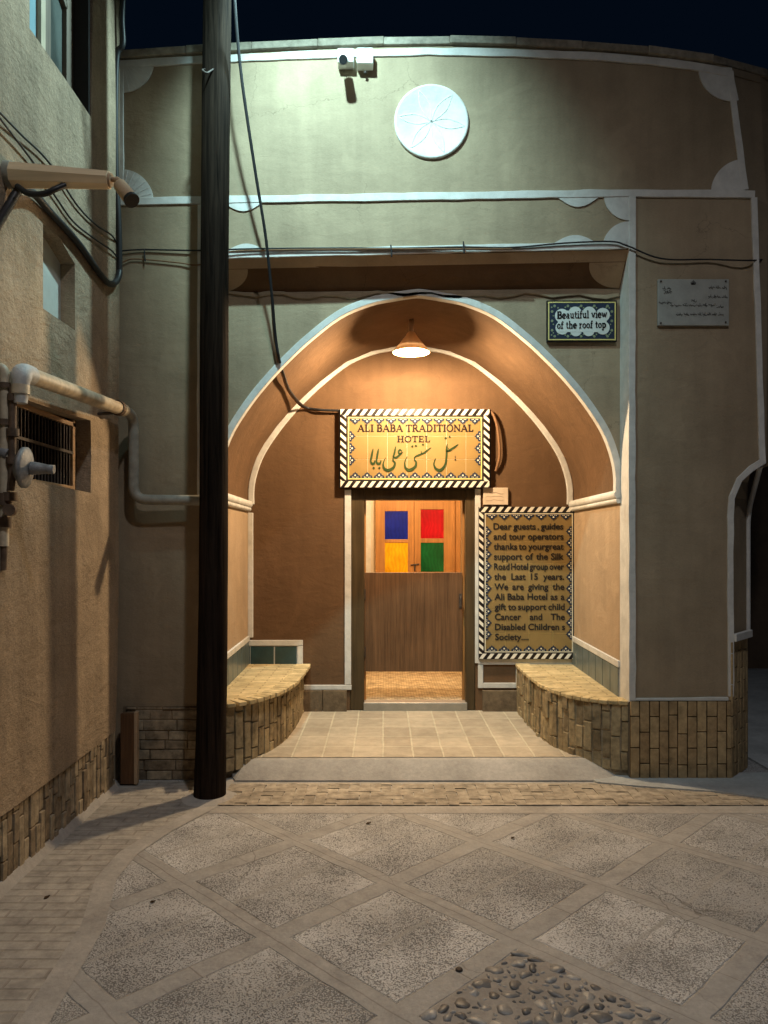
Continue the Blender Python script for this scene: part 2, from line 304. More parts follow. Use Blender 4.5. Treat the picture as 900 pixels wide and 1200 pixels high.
# ------------------------------------------------------------------ mesh builder
class MB:
    def __init__(s): s.v = []; s.f = []; s.t = []; s.sm = []
    def add(s, vs, fs, tint=0.5, smooth=False):
        o = len(s.v); s.v += [Vector(p) for p in vs]
        for f in fs: s.f.append([o + i for i in f]); s.t.append(tint); s.sm.append(smooth)
        return s
    def box(s, x0, x1, y0, y1, z0, z1, tint=0.5):
        return s.add([(x, y, z) for x in (x0, x1) for y in (y0, y1) for z in (z0, z1)],
                     [(0, 1, 3, 2), (4, 6, 7, 5), (0, 4, 5, 1), (2, 3, 7, 6), (0, 2, 6, 4), (1, 5, 7, 3)], tint)
    def obox(s, o, ax, ay, az, tint=0.5):
        o, ax, ay, az = map(Vector, (o, ax, ay, az))
        return s.add([o + ax * i + ay * j + az * k for i in (0, 1) for j in (0, 1) for k in (0, 1)],
                     [(0, 1, 3, 2), (4, 6, 7, 5), (0, 4, 5, 1), (2, 3, 7, 6), (0, 2, 6, 4), (1, 5, 7, 3)], tint)
    def sheet(s, outer, holes, fn, tint=0.5):
        loops = [[Vector((a, b, 0)) for a, b in outer]] + [[Vector((a, b, 0)) for a, b in h] for h in holes]
        tris = tessellate_polygon(loops); flat_ = [p for l in loops for p in l]
        return s.add([fn(p.x, p.y) for p in flat_], tris, tint)
    def prism(s, poly, d0, d1, axis='y', tint=0.5, smooth=False):
        fn = {'y': lambda a, b, d: (a, d, b), 'x': lambda a, b, d: (d, a, b), 'z': lambda a, b, d: (a, b, d)}[axis]
        n = len(poly); vs = [fn(a, b, d0) for a, b in poly] + [fn(a, b, d1) for a, b in poly]
        tr = tessellate_polygon([[Vector((a, b, 0)) for a, b in poly]])
        fs = [tuple(q) for q in tr] + [tuple(n + i for i in reversed(q)) for q in tr]
        s.add(vs, fs, tint)
        return s.add(vs, [(i, (i + 1) % n, n + (i + 1) % n, n + i) for i in range(n)], tint, smooth)
    def tube(s, path, r, n=10, tint=0.5, cap=True):
        path = [Vector(p) for p in path]; m = len(path)
        rs = r if isinstance(r, (list, tuple)) else [r] * m
        vs = []; a = None
        for i, p in enumerate(path):
            d = (path[min(i + 1, m - 1)] - path[max(i - 1, 0)]).normalized()
            if a is None:
                a = d.orthogonal().normalized()
            else:
                a = (a - d * a.dot(d)).normalized()
            b = d.cross(a)
            vs += [p + (a * math.cos(q) + b * math.sin(q)) * rs[i] for q in (2 * math.pi * k / n for k in range(n))]
        s.add(vs, [(i * n + k, i * n + (k + 1) % n, (i + 1) * n + (k + 1) % n, (i + 1) * n + k) for i in range(m - 1) for k in range(n)], tint, True)
        if cap:
            s.add(vs[:n], [tuple(reversed(range(n)))], tint); s.add(vs[-n:], [tuple(range(n))], tint)
        return s
    def ribbon(s, pts, w, y0, y1, tint=0.5):
        """band of width w along an (x, z) polyline, extruded from y0 (front) to y1"""
        pts = [Vector(p) for p in pts]; m = len(pts); L = []; Rr = []
        ws = w if isinstance(w, (list, tuple)) else [w] * m
        for i, p in enumerate(pts):
            d1 = (p - pts[i - 1]).normalized() if i else (pts[1] - p).normalized()
            d2 = (pts[i + 1] - p).normalized() if i < m - 1 else d1
            n1 = Vector((-d1.y, d1.x)); n2 = Vector((-d2.y, d2.x)); nn = (n1 + n2).normalized()
            k = ws[i] / 2 / max(0.4, nn.dot(n1)); L.append(p + nn * k); Rr.append(p - nn * k)
        vs = [(q.x, y, q.y) for y in (y0, y1) for side in (L, Rr) for q in side]
        fs = []
        for i in range(m - 1):
            a, b, c, d = i, i + 1, m + i + 1, m + i
            fs += [(a, b, c, d), (2 * m + a, 2 * m + d, 2 * m + c, 2 * m + b), (a, 2 * m + a, 2 * m + b, b), (d, c, 2 * m + c, 2 * m + d)]
        fs += [(0, m, 3 * m, 2 * m), (m - 1, 3 * m - 1, 4 * m - 1, 2 * m - 1)]
        return s.add(vs, fs, tint)
    def lathe(s, prof, c, ax=(0, 0, 1), n=24, tint=0.5):
        """profile of (radius, height) round an axis"""
        c = Vector(c); ax = Vector(ax).normalized(); a = ax.orthogonal().normalized(); b = ax.cross(a); vs = []
        for r, h in prof:
            vs += [c + ax * h + (a * math.cos(q) + b * math.sin(q)) * max(r, 1e-4) for q in (2 * math.pi * k / n for k in range(n))]
        return s.add(vs, [(i * n + k, i * n + (k + 1) % n, (i + 1) * n + (k + 1) % n, (i + 1) * n + k) for i in range(len(prof) - 1) for k in range(n)], tint, True)
    def ball(s, c, rx, ry, rz, n=10, m=7, rot=0.0, tint=0.5):
        vs = []
        for j in range(m + 1):
            th = math.pi * j / m
            for k in range(n):
                ph = 2 * math.pi * k / n; x = rx * math.sin(th) * math.cos(ph); y = ry * math.sin(th) * math.sin(ph)
                vs.append((c[0] + x * math.cos(rot) - y * math.sin(rot), c[1] + x * math.sin(rot) + y * math.cos(rot), c[2] + rz * math.cos(th)))
        return s.add(vs, [(j * n + k, j * n + (k + 1) % n, (j + 1) * n + (k + 1) % n, (j + 1) * n + k) for j in range(m) for k in range(n)], tint, True)
    def build(s, name, mat, parent=None, recalc=True, bevel=0.0):
        off = Vector((0, 0, 0))
        q = parent
        while q is not None: off += q.location; q = q.parent
        me = bpy.data.meshes.new(name); me.from_pydata([tuple(p - off) for p in s.v], [], s.f)
        at = me.attributes.new('tint', 'FLOAT', 'FACE'); at.data.foreach_set('value', s.t)
        me.polygons.foreach_set('use_smooth', s.sm)
        if recalc:
            bm = bmesh.new(); bm.from_mesh(me); bmesh.ops.recalc_face_normals(bm, faces=bm.faces); bm.to_mesh(me); bm.free()
        me.materials.append(mat); me.update()
        o = bpy.data.objects.new(name, me); COL.objects.link(o)
        if parent is not None: o.parent = parent
        if bevel:
            b = o.modifiers.new('edge', 'BEVEL'); b.width = bevel; b.segments = 2; b.limit_method = 'ANGLE'
        return o
def tag(o, label, cat, group=None, kind='thing'):
    if kind: o['kind'] = kind
    if kind != 'structure': o['label'] = label; o['category'] = cat
    if group: o['group'] = group
    return o
def thing(name, loc, label, cat, group=None):
    o = bpy.data.objects.new(name, None); COL.objects.link(o); o.location = loc; o.empty_display_size = 0.1
    return tag(o, label, cat, group)
def struct(o): o['kind'] = 'structure'; return o
def fillet(path, r, n=5):
    path = [Vector(p) for p in path]; out = [path[0]]
    for a, b, c in zip(path, path[1:], path[2:]):
        d1 = (a - b); d2 = (c - b); k = min(r, d1.length * 0.45, d2.length * 0.45)
        p, q = b + d1.normalized() * k, b + d2.normalized() * k
        out += [(p * (1 - t) ** 2 + b * 2 * t * (1 - t) + q * t * t) for t in (i / n for i in range(n + 1))]
    return out + [path[-1]]
def spline(pts, n=8):
    pts = [Vector(p) for p in pts]; q = [pts[0] * 2 - pts[1]] + pts + [pts[-1] * 2 - pts[-2]]; out = []
    for i in range(1, len(q) - 2):
        for k in range(n):
            t = k / n; a, b, c, d = q[i - 1:i + 3]
            out.append(0.5 * (2 * b + (c - a) * t + (2 * a - 5 * b + 4 * c - d) * t * t + (3 * b - a - 3 * c + d) * t ** 3))
    return out + [pts[-1]]
def resample(path, step):
    path = [Vector(p) for p in path]; out = [path[0]]; need = step; 
    for a, b in zip(path, path[1:]):
        L = (b - a).length; pos = need
        while pos <= L: out.append(a + (b - a) * (pos / L)); pos += step
        need = pos - L
    return out
def brick_skin(mb, path, z0, z1, w, h, depth, upright=True, gap=0.006, jit=0.004, side=1, seed=1, mixup=0.0):
    """individual bricks laid along a plan polyline; the face looks to `side` of the direction of travel"""
    rnd = random.Random(seed)
    pts = resample([Vector((p[0], p[1], 0)) for p in path], 0.01)
    def at(sx):
        i = min(max(sx / 0.01, 0), len(pts) - 1.001); k = int(i); return pts[k].lerp(pts[k + 1], i - k)
    L = (len(pts) - 1) * 0.01
    def put(s0, s1, a, b):
        s0, s1 = max(0, s0), min(L, s1)
        if s1 - s0 < 0.015 or b - a < 0.015: return
        p, q = at(s0 + gap / 2), at(s1 - gap / 2); d = q - p; nrm = Vector((d.y, -d.x, 0)).normalized() * side
        out = rnd.uniform(-jit, jit)
        mb.obox(p - nrm * depth + Vector((0, 0, a + gap / 2)), d, nrm * (depth + out), Vector((rnd.uniform(-1, 1) * jit * .6, 0, b - a - gap)), rnd.random())
    if upright:
        i = 0; s = 0.0
        while s < L:
            ww = w * rnd.uniform(0.92, 1.08); z = z0 - (0 if i % 2 == 0 else h * 0.5) - rnd.uniform(0, 0.1) * h * (mixup > 0)
            while z < z1:
                hh = h * (rnd.uniform(0.6, 1.25) if mixup else rnd.uniform(0.97, 1.03)); put(s, s + ww, max(z, z0), min(z + hh, z1)); z += hh
            s += ww; i += 1
    else:
        z = z0; i = 0
        while z < z1 - 0.01:
            hh = h * rnd.uniform(0.9, 1.1); s = -(0 if i % 2 == 0 else w * 0.5)
            while s < L:
                ww = w * (rnd.uniform(0.6, 1.2) if mixup else rnd.uniform(.96, 1.04)); put(s, s + ww, z, min(z + hh, z1)); s += ww
            z += hh; i += 1
    return mb

# ------------------------------------------------------------------ the ground
YF, YS, YB = 4.90, 5.08, 6.45                 # front of the facade, spandrel, back of the niche
g = MB(); g.add([(-60, -60, 0), (60, -60, 0), (60, 60, 0), (-60, 60, 0)], [(0, 1, 2, 3)])
struct(g.build('street', M['street']))
# brick gutter along the old house, with a smooth concrete strip on its street side
inner = [G(*p) for p in ((250, 938), (226, 950), (178, 975), (139, 1000), (112, 1030), (95, 1085))]
inner += [Vector((-1.16, 2.2, 0)), Vector((-1.16, 1.0, 0)), Vector((-1.16, -3, 0))]
wallside = [Vector((-1.72, 4.80, 0)), Vector((-1.72, -3, 0))]
gm = MB(); poly = [(-1.1, 4.84)] + [(p.x, p.y) for p in inner] + [(-1.75, -3), (-1.75, 4.88)]
gm.sheet(poly, [], lambda a, b: (a, b, 0.0024)); struct(gm.build('brick_gutter', M['gutter']))
cs_ = MB(); pp = [(p.x, p.y) for p in inner]
vs = [(x, y, 0.004) for x, y in pp] + [(x + 0.10, y - 0.012, 0.004) for x, y in pp]; n = len(pp)
cs_.add(vs, [(i, i + 1, n + i + 1, n + i) for i in range(n - 1)]); struct(cs_.build('gutter_edging', M['concrete']))
kb = MB(); kb.prism([(-1.75, 0), (-1.66, 0.0), (-1.69, 0.045), (-1.75, 0.06)], -3, 4.72); struct(kb.build('wall_foot_mortar', M['concrete']))
# herringbone brick band before the step
hb = MB(); rnd = random.Random(3)
bx0, bx1, by0, by1 = -0.98, 2.35, 4.40, 4.80
L_, W_ = 0.205, 0.066
def clipbrick(cx, cy, along_x):
    a, b = (L_ / 2, W_ / 2) if along_x else (W_ / 2, L_ / 2)
    x0, x1, y0, y1 = max(cx - a, bx0), min(cx + a, bx1), max(cy - b, by0), min(cy + b, by1)
    if x1 - x0 > 0.02 and y1 - y0 > 0.015:
        gp = 0.003; hh = 0.007 + rnd.uniform(-0.0025, 0.003)
        hb.box(x0 + gp, x1 - gp, y0 + gp, y1 - gp, -0.02, hh, rnd.random())
for i in range(-10, 60):
    for j in range(-30, 30):
        # classic 3:1 herringbone: each step moves W along x and W along y
        ox = bx0 + i * 2 * L_ * 0.645 + j * W_; oy = by0 + 0.2 + j * W_
        clipbrick(ox, oy, True); clipbrick(ox + L_ / 2 - W_ / 2 - 0.0, oy + W_ / 2 + L_ / 2, False)
struct(hb.build('herringbone_paving', M['paver']))
bd = MB(); bd.sheet([(-1.0, 4.28), (2.6, 4.28), (2.6, 4.40), (-1.0, 4.40)], [], lambda a, b: (a, b, 0.0016)); 
struct(bd.build('paving_border', M['concrete']))
bs = MB(); bs.sheet([(-1.3, 4.40), (2.6, 4.40), (2.6, 4.95), (-1.3, 4.95)], [], lambda a, b: (a, b, 0.0012)); struct(bs.build('paving_bed', M['concrete']))
# grey concrete apron before the corner pier
ap = MB(); a_pts = [(1.32, 4.98), (1.36, 4.80), (1.62, 4.72), (2.05, 4.62), (2.45, 4.43), (3.2, 4.1), (6, 3.2), (6, 9), (2.6, 9), (2.6, 5.0)]
ap.prism(a_pts, -0.05, 0.016, 'z'); struct(ap.build('concrete_apron', M['apron']))
# cobble panel: pebbles set in mortar inside one diamond of the paving
cc = Vector((0.52, 2.45, 0)); e1 = Vector((0.5, 0.5, 0)); e2 = Vector((-0.5, 0.5, 0))   # along u / v
cm = MB(); hu, hv = 0.41, 0.40
q = [cc + e1 * (sv * hv) + e2 * (su * hu) * -1 for su, sv in ((-1, -1), (1, -1), (1, 1), (-1, 1))]
ns = 24
vs = []; fs = []
rn = random.Random(5)
for i in range(ns + 1):
    for j in range(ns + 1):
        a = i / ns; b = j / ns
        p = q[0].lerp(q[1], a).lerp(q[3].lerp(q[2], a), b); edge_ = min(a, b, 1 - a, 1 - b)
        vs.append((p.x, p.y, 0.004 + (rn.uniform(0, 0.007) if edge_ > 0.03 else -0.002)))
for i in range(ns):
    for j in range(ns): k = i * (ns + 1) + j; fs.append((k, k + 1, k + ns + 2, k + ns + 1))
cm.add(vs, fs, 0.5, True); struct(cm.build('cobble_mortar', concrete('cobble_mortar', (0.37, 0.34, 0.305))))
pebs = MB(); placed = []
for k_ in range(9000):
    a, b = rn.uniform(0.03, 0.97), rn.uniform(0.03, 0.97); p = q[0].lerp(q[1], a).lerp(q[3].lerp(q[2], a), b)
    r = rn.choice((0.030, 0.036, 0.026)) if k_ < 900 else rn.choice((0.010, 0.013, 0.016, 0.020))
    if all((p - o).length > (r + s_) * 0.98 for o, s_ in placed):
        placed.append((p, r)); n0 = len(pebs.v); pebs.ball((p.x, p.y, 0.003), r * rn.uniform(1.0, 1.3), r * rn.uniform(0.55, 0.95), 0.008 + r * rn.uniform(0.04, 0.2), 14, 8, rn.uniform(0, 3.1), rn.random() ** 1.4)
        f1, f2, f3, tx_, ty_ = rn.uniform(0, 6), rn.uniform(0, 6), rn.uniform(0, 6), rn.uniform(-.25, .25), rn.uniform(-.25, .25)
        for v_ in pebs.v[n0:]:
            dx, dy = v_.x - p.x, v_.y - p.y; ph = math.atan2(dy, dx); k = 1 + .17 * math.sin(2 * ph + f1) + .11 * math.sin(3 * ph + f2) + .06 * math.sin(5 * ph + f3)
            v_.x, v_.y = p.x + dx * k, p.y + dy * k; v_.z += dx * tx_ + dy * ty_
tag(pebs.build('cobble_pebbles', M['stone']), '', '', None, 'structure')

# ------------------------------------------------------------------ the hotel
C0, HW0, HW1, ZSP = 0.228, 1.368, 1.395, 1.87
PROF = [(0, 3.235), (.06, 3.226), (.12, 3.212), (.242, 3.178), (.395, 3.088), (.55, 2.925), (.66, 2.785), (.74, 2.67), (.82, 2.54), (.90, 2.385), (.95, 2.26), (.985, 2.12), (1, 2.0), (1, ZSP)]
def arch(hw, dz=0.0, du=0.0, spring=ZSP):
    right = [(C0 + u * (hw + du), max(z + dz, spring) if z > ZSP else spring) for u, z in PROF]
    left = [(2 * C0 - x, z) for x, z in reversed(right)]
    return left[:-1] + right            # left spring -> apex -> right spring
hotel = thing('hotel_building', (0.2, 4.9, 0), 'brown plastered hotel front with white trim round a deep arched entrance', 'building')

# front wall plane: outline with the portal cut out
top_px = [(137, 69), (250, 62), (400, 55), (500, 52), (600, 54), (700, 59), (760, 64), (810, 70), (853, 78)]
right_px = [(873, 223), (884, 232), (893, 540), (880, 550), (866, 563), (857, 583), (855, 605), (856, 825)]
outer = [(-1.95, XZ(137, 69, YF)[1])] + [XZ(*p, YF) for p in top_px] + [XZ(*p, YF) for p in right_px] + [(XZ(856, 825, YF)[0], 0)]
PX0, PX1 = C0 - HW0, C0 + HW0
PZ0, PZ1 = XZ(260, 303, YF)[1], XZ(735, 292, YF)[1]
outer += [(PX1, 0), (PX1, PZ1), (PX0, PZ0), (PX0, 0), (-1.95, 0)]
w = MB(); w.sheet(outer, [], lambda a, b: (a, YF, b))
# the corner turns away down the dark alley
rows = []
def row(px, py, pts): e = P(px, py, YF); rows.append([e] + [Vector((x, y, e.z)) for x, y in pts])
far = [(2.72, 5.12), (2.98, 5.42), (3.15, 6.0), (3.2, 8.5)]
row(853, 78, [(2.50, 4.995)] + far); row(862, 150, [(2.52, 4.995)] + far); row(873, 223, [(2.54, 4.99)] + far)
row(884, 232, [(2.55, 4.985)] + far); row(893, 540, [(2.54, 4.99)] + [(2.66, 5.15), (2.7, 5.5), (2.7, 6.0), (2.7, 8.5)])
ch = [(2.50, 5.16), (2.52, 5.20), (2.53, 5.5), (2.54, 6.0), (2.54, 8.5)]
row(880, 550, ch); row(866, 563, ch); row(857, 583, ch); row(855, 605, ch); row(856, 825, ch)
rows.append([Vector((rows[-1][0].x, YF, 0))] + [Vector((x, y, 0)) for x, y in ch])
nr = len(rows[0]); vs = [p for r_ in rows for p in r_]
w.add(vs, [(i * nr + k, i * nr + k + 1, (i + 1) * nr + k + 1, (i + 1) * nr + k) for i in range(len(rows) - 1) for k in range(nr - 1)])
# roof slab closing the top behind the coping
w.sheet([(-1.95, YF), (2.27, YF), (2.50, 4.99), (2.98, 5.42), (3.2, 8.5), (-1.95, 8.5)], [], lambda a, b: (a, b, 4.60))
w.build('front_wall', M['facade'], hotel)
# coping of mud bricks along the roof edge
cp = MB(); path = [P(px, py, YF) for px, py in top_px] + [Vector((2.50, 4.99, 4.655)), Vector((2.72, 5.12, 4.65)), Vector((2.98, 5.42, 4.64)), Vector((3.15, 6.0, 4.63))]
path[0].x = -1.72
rs_ = resample(path, 0.43); rnd = random.Random(9)
for a, b in zip(rs_, rs_[1:]):
    d = b - a; nrm = Vector((d.y, -d.x, 0)).normalized()
    cp.obox(a + d * 0.004 - nrm * 0.22 + Vector((0, 0, -0.004 + rnd.uniform(-.0015, .0015))), d * 1.0, nrm * (0.245 + rnd.uniform(-.006, .008)), Vector((0, 0, 0.050 + rnd.uniform(-.002, .003))), rnd.random())
cp.build('coping', M['coping'], hotel, bevel=0.006)

# sloping soffit of the portal and its painted reveals
zs = 3.265
so = MB(); so.add([(PX0, YF, PZ0), (PX1, YF, PZ1), (PX1, YS, zs), (PX0, YS, zs - 0.03)], [(0, 1, 2, 3)])
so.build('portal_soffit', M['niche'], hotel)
def slope(x, k, lift=0.003):
    """point of the soffit: k = 0 at the front edge, 1 at the spandrel"""
    f = (x - PX0) / (PX1 - PX0); a = Vector((x, YF, PZ0 + (PZ1 - PZ0) * f)); b = Vector((x, YS, zs - 0.03 + 0.03 * f))
    return a.lerp(b, k) + Vector((0, -lift, -lift))
sb = MB(); n = 20
sb.add([slope(PX0 + (PX1 - PX0) * i / n, k) for k in (0.01, 0.30) for i in range(n + 1)], [(i, i + 1, n + 2 + i, n + 1 + i) for i in range(n)])
for sgn, x0 in ((-1, PX1 - 0.006), (1, PX0 + 0.006)):
    arc = [slope(x0 + sgn * 0.235 * math.cos(q_), 0.31 + 0.68 * math.sin(q_), 0.004) for q_ in (math.pi / 2 * i / 12 for i in range(13))]
    sb.add([slope(x0, 0.31, 0.004)] + arc, [(0, i, i + 1) for i in range(1, 13)])
sb.build('soffit_trim', M['panel'], hotel)
for x, zt in ((PX0, PZ0), (PX1, PZ1)):
    rv = MB(); rv.add([(x, YF, 0.5), (x, YF, zt), (x, YS, zs - (0.03 if x == PX0 else 0)), (x, YS, 0.5)], [(0, 1, 2, 3)])
    rv.build('portal_reveal', M['trim'], hotel)
# spandrel round the arch
sp = MB(); a0 = arch(HW0)
sp.sheet([(PX0, 0.3), (PX0, zs), (PX1, zs), (PX1, 0.3)] + [(x - (1e-3 if i == 0 else 0), z) for i, (x, z) in enumerate([(PX1 - 1e-3, 0.3)] + list(reversed(a0)) + [(PX0 + 1e-3, 0.3)])], [], lambda a, b: (a, YS, b))
sp.build('spandrel', M['facade'], hotel)
wl = MB(); e = [(PX0 + .004 + (PX1 - PX0 - .008) * i / 30, zs - 0.045 + 0.012 * math.sin(i * 1.7) + 0.008 * math.sin(i * .6)) for i in range(31)]
wl.ribbon(e, [0.022 + 0.012 * math.sin(i * 2.3 + 1) ** 2 for i in range(31)], YS - 0.014, YS + 0.01); wl.build('spandrel_ledge', M['facade'], hotel, bevel=0.006)
# vault
va = MB(); rings = []
for k in range(7):
    f = k / 6; hw = HW0 + (HW1 - HW0) * f; rings.append([Vector((x, YS + (YB - YS) * f, z)) for x, z in arch(hw)])
m_ = len(rings[0]); va.add([p for r_ in rings for p in r_], [(i * m_ + k, i * m_ + k + 1, (i + 1) * m_ + k + 1, (i + 1) * m_ + k) for i in range(6) for k in range(m_ - 1)], 0.5, True)
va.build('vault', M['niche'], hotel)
# side walls below the spring line
for s_ in (-1, 1):
    sw = MB(); sw.add([(C0 + s_ * HW0, YS - 0.0, 0.3), (C0 + s_ * HW0, YS, ZSP), (C0 + s_ * HW1, YB, ZSP), (C0 + s_ * HW1, YB, 0.3)], [(0, 1, 2, 3)])
    sw.build('side_wall', M['panel'], hotel)
# back wall with the doorway cut out
DX0, DX1, DZ1 = XZ(410, 0, YB)[0], XZ(557, 0, YB)[0], XZ(0, 573, YB)[1]
bw = MB(); ab = arch(HW1)
bw.sheet([(C0 - HW1, 0.08)] + ab + [(C0 + HW1, 0.08), (DX1, 0.08), (DX1, DZ1), (DX0, DZ1), (DX0, 0.08)], [], lambda a, b: (a, YB, b))
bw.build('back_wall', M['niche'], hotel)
# white trims ------------------------------------------------
def trim(pts, w_, Y, th=0.012, name='plaster_trim', mat='trim'):
    rq = random.Random(int(sum(a * 3 + b for a, b in pts))); pl_ = [Vector((*XZ(*p, Y), 0)) for p in pts]; fine = [pl_[0]]
    for a, b in zip(pl_, pl_[1:]):
        k = max(1, int((b - a).length / 0.11)); fine += [a.lerp(b, i / k) + (Vector((rq.uniform(-1, 1), rq.uniform(-1, 1), 0)) * 0.0022 if i < k else Vector()) for i in range(1, k + 1)]
    return MB().ribbon([(p.x, p.y) for p in fine], [w_ * Y / F * rq.uniform(.90, 1.07) for _ in fine], Y - th, Y + 0.004).build(name, M[mat], hotel, bevel=0.003)
trim([(139, 76), (250, 70), (400, 64), (500, 61), (600, 63), (700, 67), (760, 72), (810, 78), (853, 86)], 9, YF)
trim([(141, 80), (141, 232)], 9, YF, 0.011)
trim([(141, 237), (300, 234), (450, 231.5), (600, 229), (735, 227), (884, 228.5)], 9, YF, 0.013)
trim([(234.5, 241), (234, 420), (234, 590)], 5, YF)
trim([(264, 299), (400, 295.5), (500, 293), (600, 290.5), (734, 287.5)], 9, YF)
trim([(740.5, 231), (740, 500), (740.5, 822)], 8, YF, 0.014)
trim([(744, 821.5), (853, 820)], 7, YF, 0.012)
trim([(883, 232), (888, 380), (893, 541), (880, 549), (866, 562), (857, 583), (855.5, 605), (856, 816)], 7, YF, 0.013)
trim([(855, 84), (863, 150), (873, 223)], 8, YF, 0.010)
# trim on the chamfered corner
tb = MB(); tb.tube(fillet([P(891, 546, YF + .02), Vector((2.53, 5.10, 1.97)), Vector((2.495, 5.15, 1.75)), Vector((2.495, 5.15, 0.93))], 0.15), 0.018, 8); tb.build('plaster_trim', M['trim'], hotel)
x_c = XZ(856, 0, YF)[0]
tb = MB(); tb.obox((x_c + 0.01, YF - 0.004, 0.90), (2.49 - x_c, 0.255, 0), (0.02, -0.02, 0), (0, 0, 0.05)); tb.build('plaster_trim', M['trim'], hotel, bevel=0.004)
# corner fans with incised rays
def fan(cx, cy, r, a0_, a1_, rays=7):
    Y = YF; c_ = Vector(XZ(cx, cy, Y)); rr = r * Y / F
    pts = [tuple(c_)] + [(c_.x + rr * math.cos(R(a0_ + (a1_ - a0_) * i / 18)), c_.y + rr * math.sin(R(a0_ + (a1_ - a0_) * i / 18))) for i in range(19)]
    o = MB().prism(pts, Y - 0.008, Y + 0.003).build('corner_fan', M['trim'], hotel, bevel=0.003)
    if rays:
        gmb = MB()
        for i in range(1, rays):
            q_ = R(a0_ + (a1_ - a0_) * i / rays); d = Vector((math.cos(q_), math.sin(q_)))
            gmb.ribbon([tuple(c_ + d * rr * 0.18), tuple(c_ + d * rr * 0.97)], 0.0045, Y - 0.0105, Y - 0.007)
        gmb.build('ray_groove', M['groove'], o)
fan(144, 72, 37, 270, 360); fan(143, 236, 37, 0, 92); fan(857, 80, 39, 178, 282, 0); fan(872, 226, 39, 90, 180, 0)
def lens(xa, xb, y, sag, up):
    c_ = []; n = 14
    for i in range(n + 1):
        t_ = i / n; c_.append((xa + (xb - xa) * t_, y + (sag if not up else -sag) * math.sin(math.pi * t_)))
    return MB().prism([XZ(*p, YF) for p in c_], YF - 0.009, YF + 0.003).build('scallop_trim', M['trim'], hotel, bevel=0.003)
lens(652, 702, 231, 12, False); lens(260, 310, 236, 12, False); lens(648, 700, 286, 10, True); lens(264, 314, 296, 10, True)
fan(737, 229, 29.5, 180, 270, 0); fan(737, 291, 31, 90, 180, 0); fan(232, 238, 33, 270, 360, 0)
# medallion with a carved six-petal rosette
md = MB(); mc = Vector((*XZ(505.5, 143.5, YF),)); mr = 43.5 * YF / F
md.lathe([(0, -0.012), (mr * 0.90, -0.012), (mr * 0.93, -0.019), (mr * 0.985, -0.019), (mr, -0.012), (mr, 0.004)], (mc.x, YF, mc.y), (0, 1, 0), 64)
mdo = md.build('medallion', M['trim'], hotel)
gp = MB()
for k in range(6):
    th = R(52 + 60 * k)
    for sd in (-1, 1):
        pts = []
        for i in range(15):
            t_ = i / 14; rr = mr * 0.90 * t_; off = sd * mr * 0.125 * math.sin(math.pi * t_)
            pts.append((mc.x + rr * math.cos(th) - off * math.sin(th), mc.y + rr * math.sin(th) + off * math.cos(th)))
        gp.ribbon(pts, 0.004, YF - 0.0145, YF - 0.0115)
gp.build('rosette_groove', M['groove'], mdo)
# arch trims: a flat rib along the spandrel edge and one in the back corner
def arch_pts(hw, dz=0): return [(x, z + (dz if i not in (0, 999) else 0)) for i, (x, z) in enumerate(arch(hw))]
MB().ribbon(spline([Vector((x, z, 0)).xy.to_3d() for x, z in arch(HW0 - 0.012)], 4) and [(p.x, p.y) for p in spline([Vector((x, z, 0)) for x, z in arch(HW0 - 0.010)], 4)], 0.046, YS - 0.014, YS + 0.05).build('arch_trim', M['trim'], hotel, bevel=0.004)
MB().ribbon([(p.x, p.y) for p in spline([Vector((x, z, 0)) for x, z in arch(HW1 - 0.030)], 4)], 0.050, YB - 0.028, YB + 0.004).build('arch_trim', M['trim'], hotel, bevel=0.006)
# impost ledges
for s_ in (-1, 1):
    ib = MB(); x0, x1 = C0 + s_ * (HW0 - .012), C0 + s_ * (HW1 - .012)
    ib.tube([(x0, YS - 0.02, ZSP), (x1, YB - 0.02, ZSP)], 0.032, 12); ib.tube([(x0, YS - 0.02, ZSP - 0.04), (x1, YB - 0.02, ZSP - 0.04)], 0.020, 10)
    ib.build('impost_ledge', M['trim'], hotel)
# corner strips, panel base trims, tile rows
ZT0, ZT1 = 0.505, 0.70
for s_ in (-1, 1):
    xb = C0 + s_ * HW1
    MB().box(min(xb, xb - s_ * 0.045), max(xb, xb - s_ * 0.045), YB - 0.022, YB + .003, ZT1 + 0.03, ZSP - 0.07).build('plaster_trim', M['trim'], hotel, bevel=0.005)
    xf = C0 + s_ * HW0
    tb = MB(); tb.obox((xf - s_ * 0.016, YS - 0.005, ZT1), (xb - xf, YB - YS, 0), (s_ * 0.03, 0, 0), (0, 0, 0.045)); tb.build('plaster_trim', M['trim'], hotel, bevel=0.004)
    n_t = 7; tl = MB(); gr = MB()
    for i in range(n_t):
        f0, f1 = i / n_t + 0.004, (i + 1) / n_t - 0.004
        p0 = Vector((xf, YS, 0)).lerp(Vector((xb, YB, 0)), f0); p1 = Vector((xf, YS, 0)).lerp(Vector((xb, YB, 0)), f1)
        tl.obox((p0.x - s_ * 0.012, p0.y, ZT0 - .05), p1 - p0, (s_ * 0.02, 0, 0), (0, 0, ZT1 - ZT0 + .047))
    tl.build('tile_row', M['tile_grey'], hotel, bevel=0.002)
    gr.obox((xf - s_ * 0.006, YS, ZT0 - .05), (xb - xf, YB - YS, 0), (s_ * 0.012, 0, 0), (0, 0, ZT1 - ZT0 + .047)); gr.build('grout', M['trim'], hotel)
def bpoly(x0, y0, x1, y1, th=0.016, name='plaster_trim', mat='trim', back=0.003):
    a, b = XZ(x0, y1, YB), XZ(x1, y0, YB)
    return MB().box(a[0], b[0], YB - th, YB + back, a[1], b[1]).build(name, M[mat], hotel, bevel=0.003)
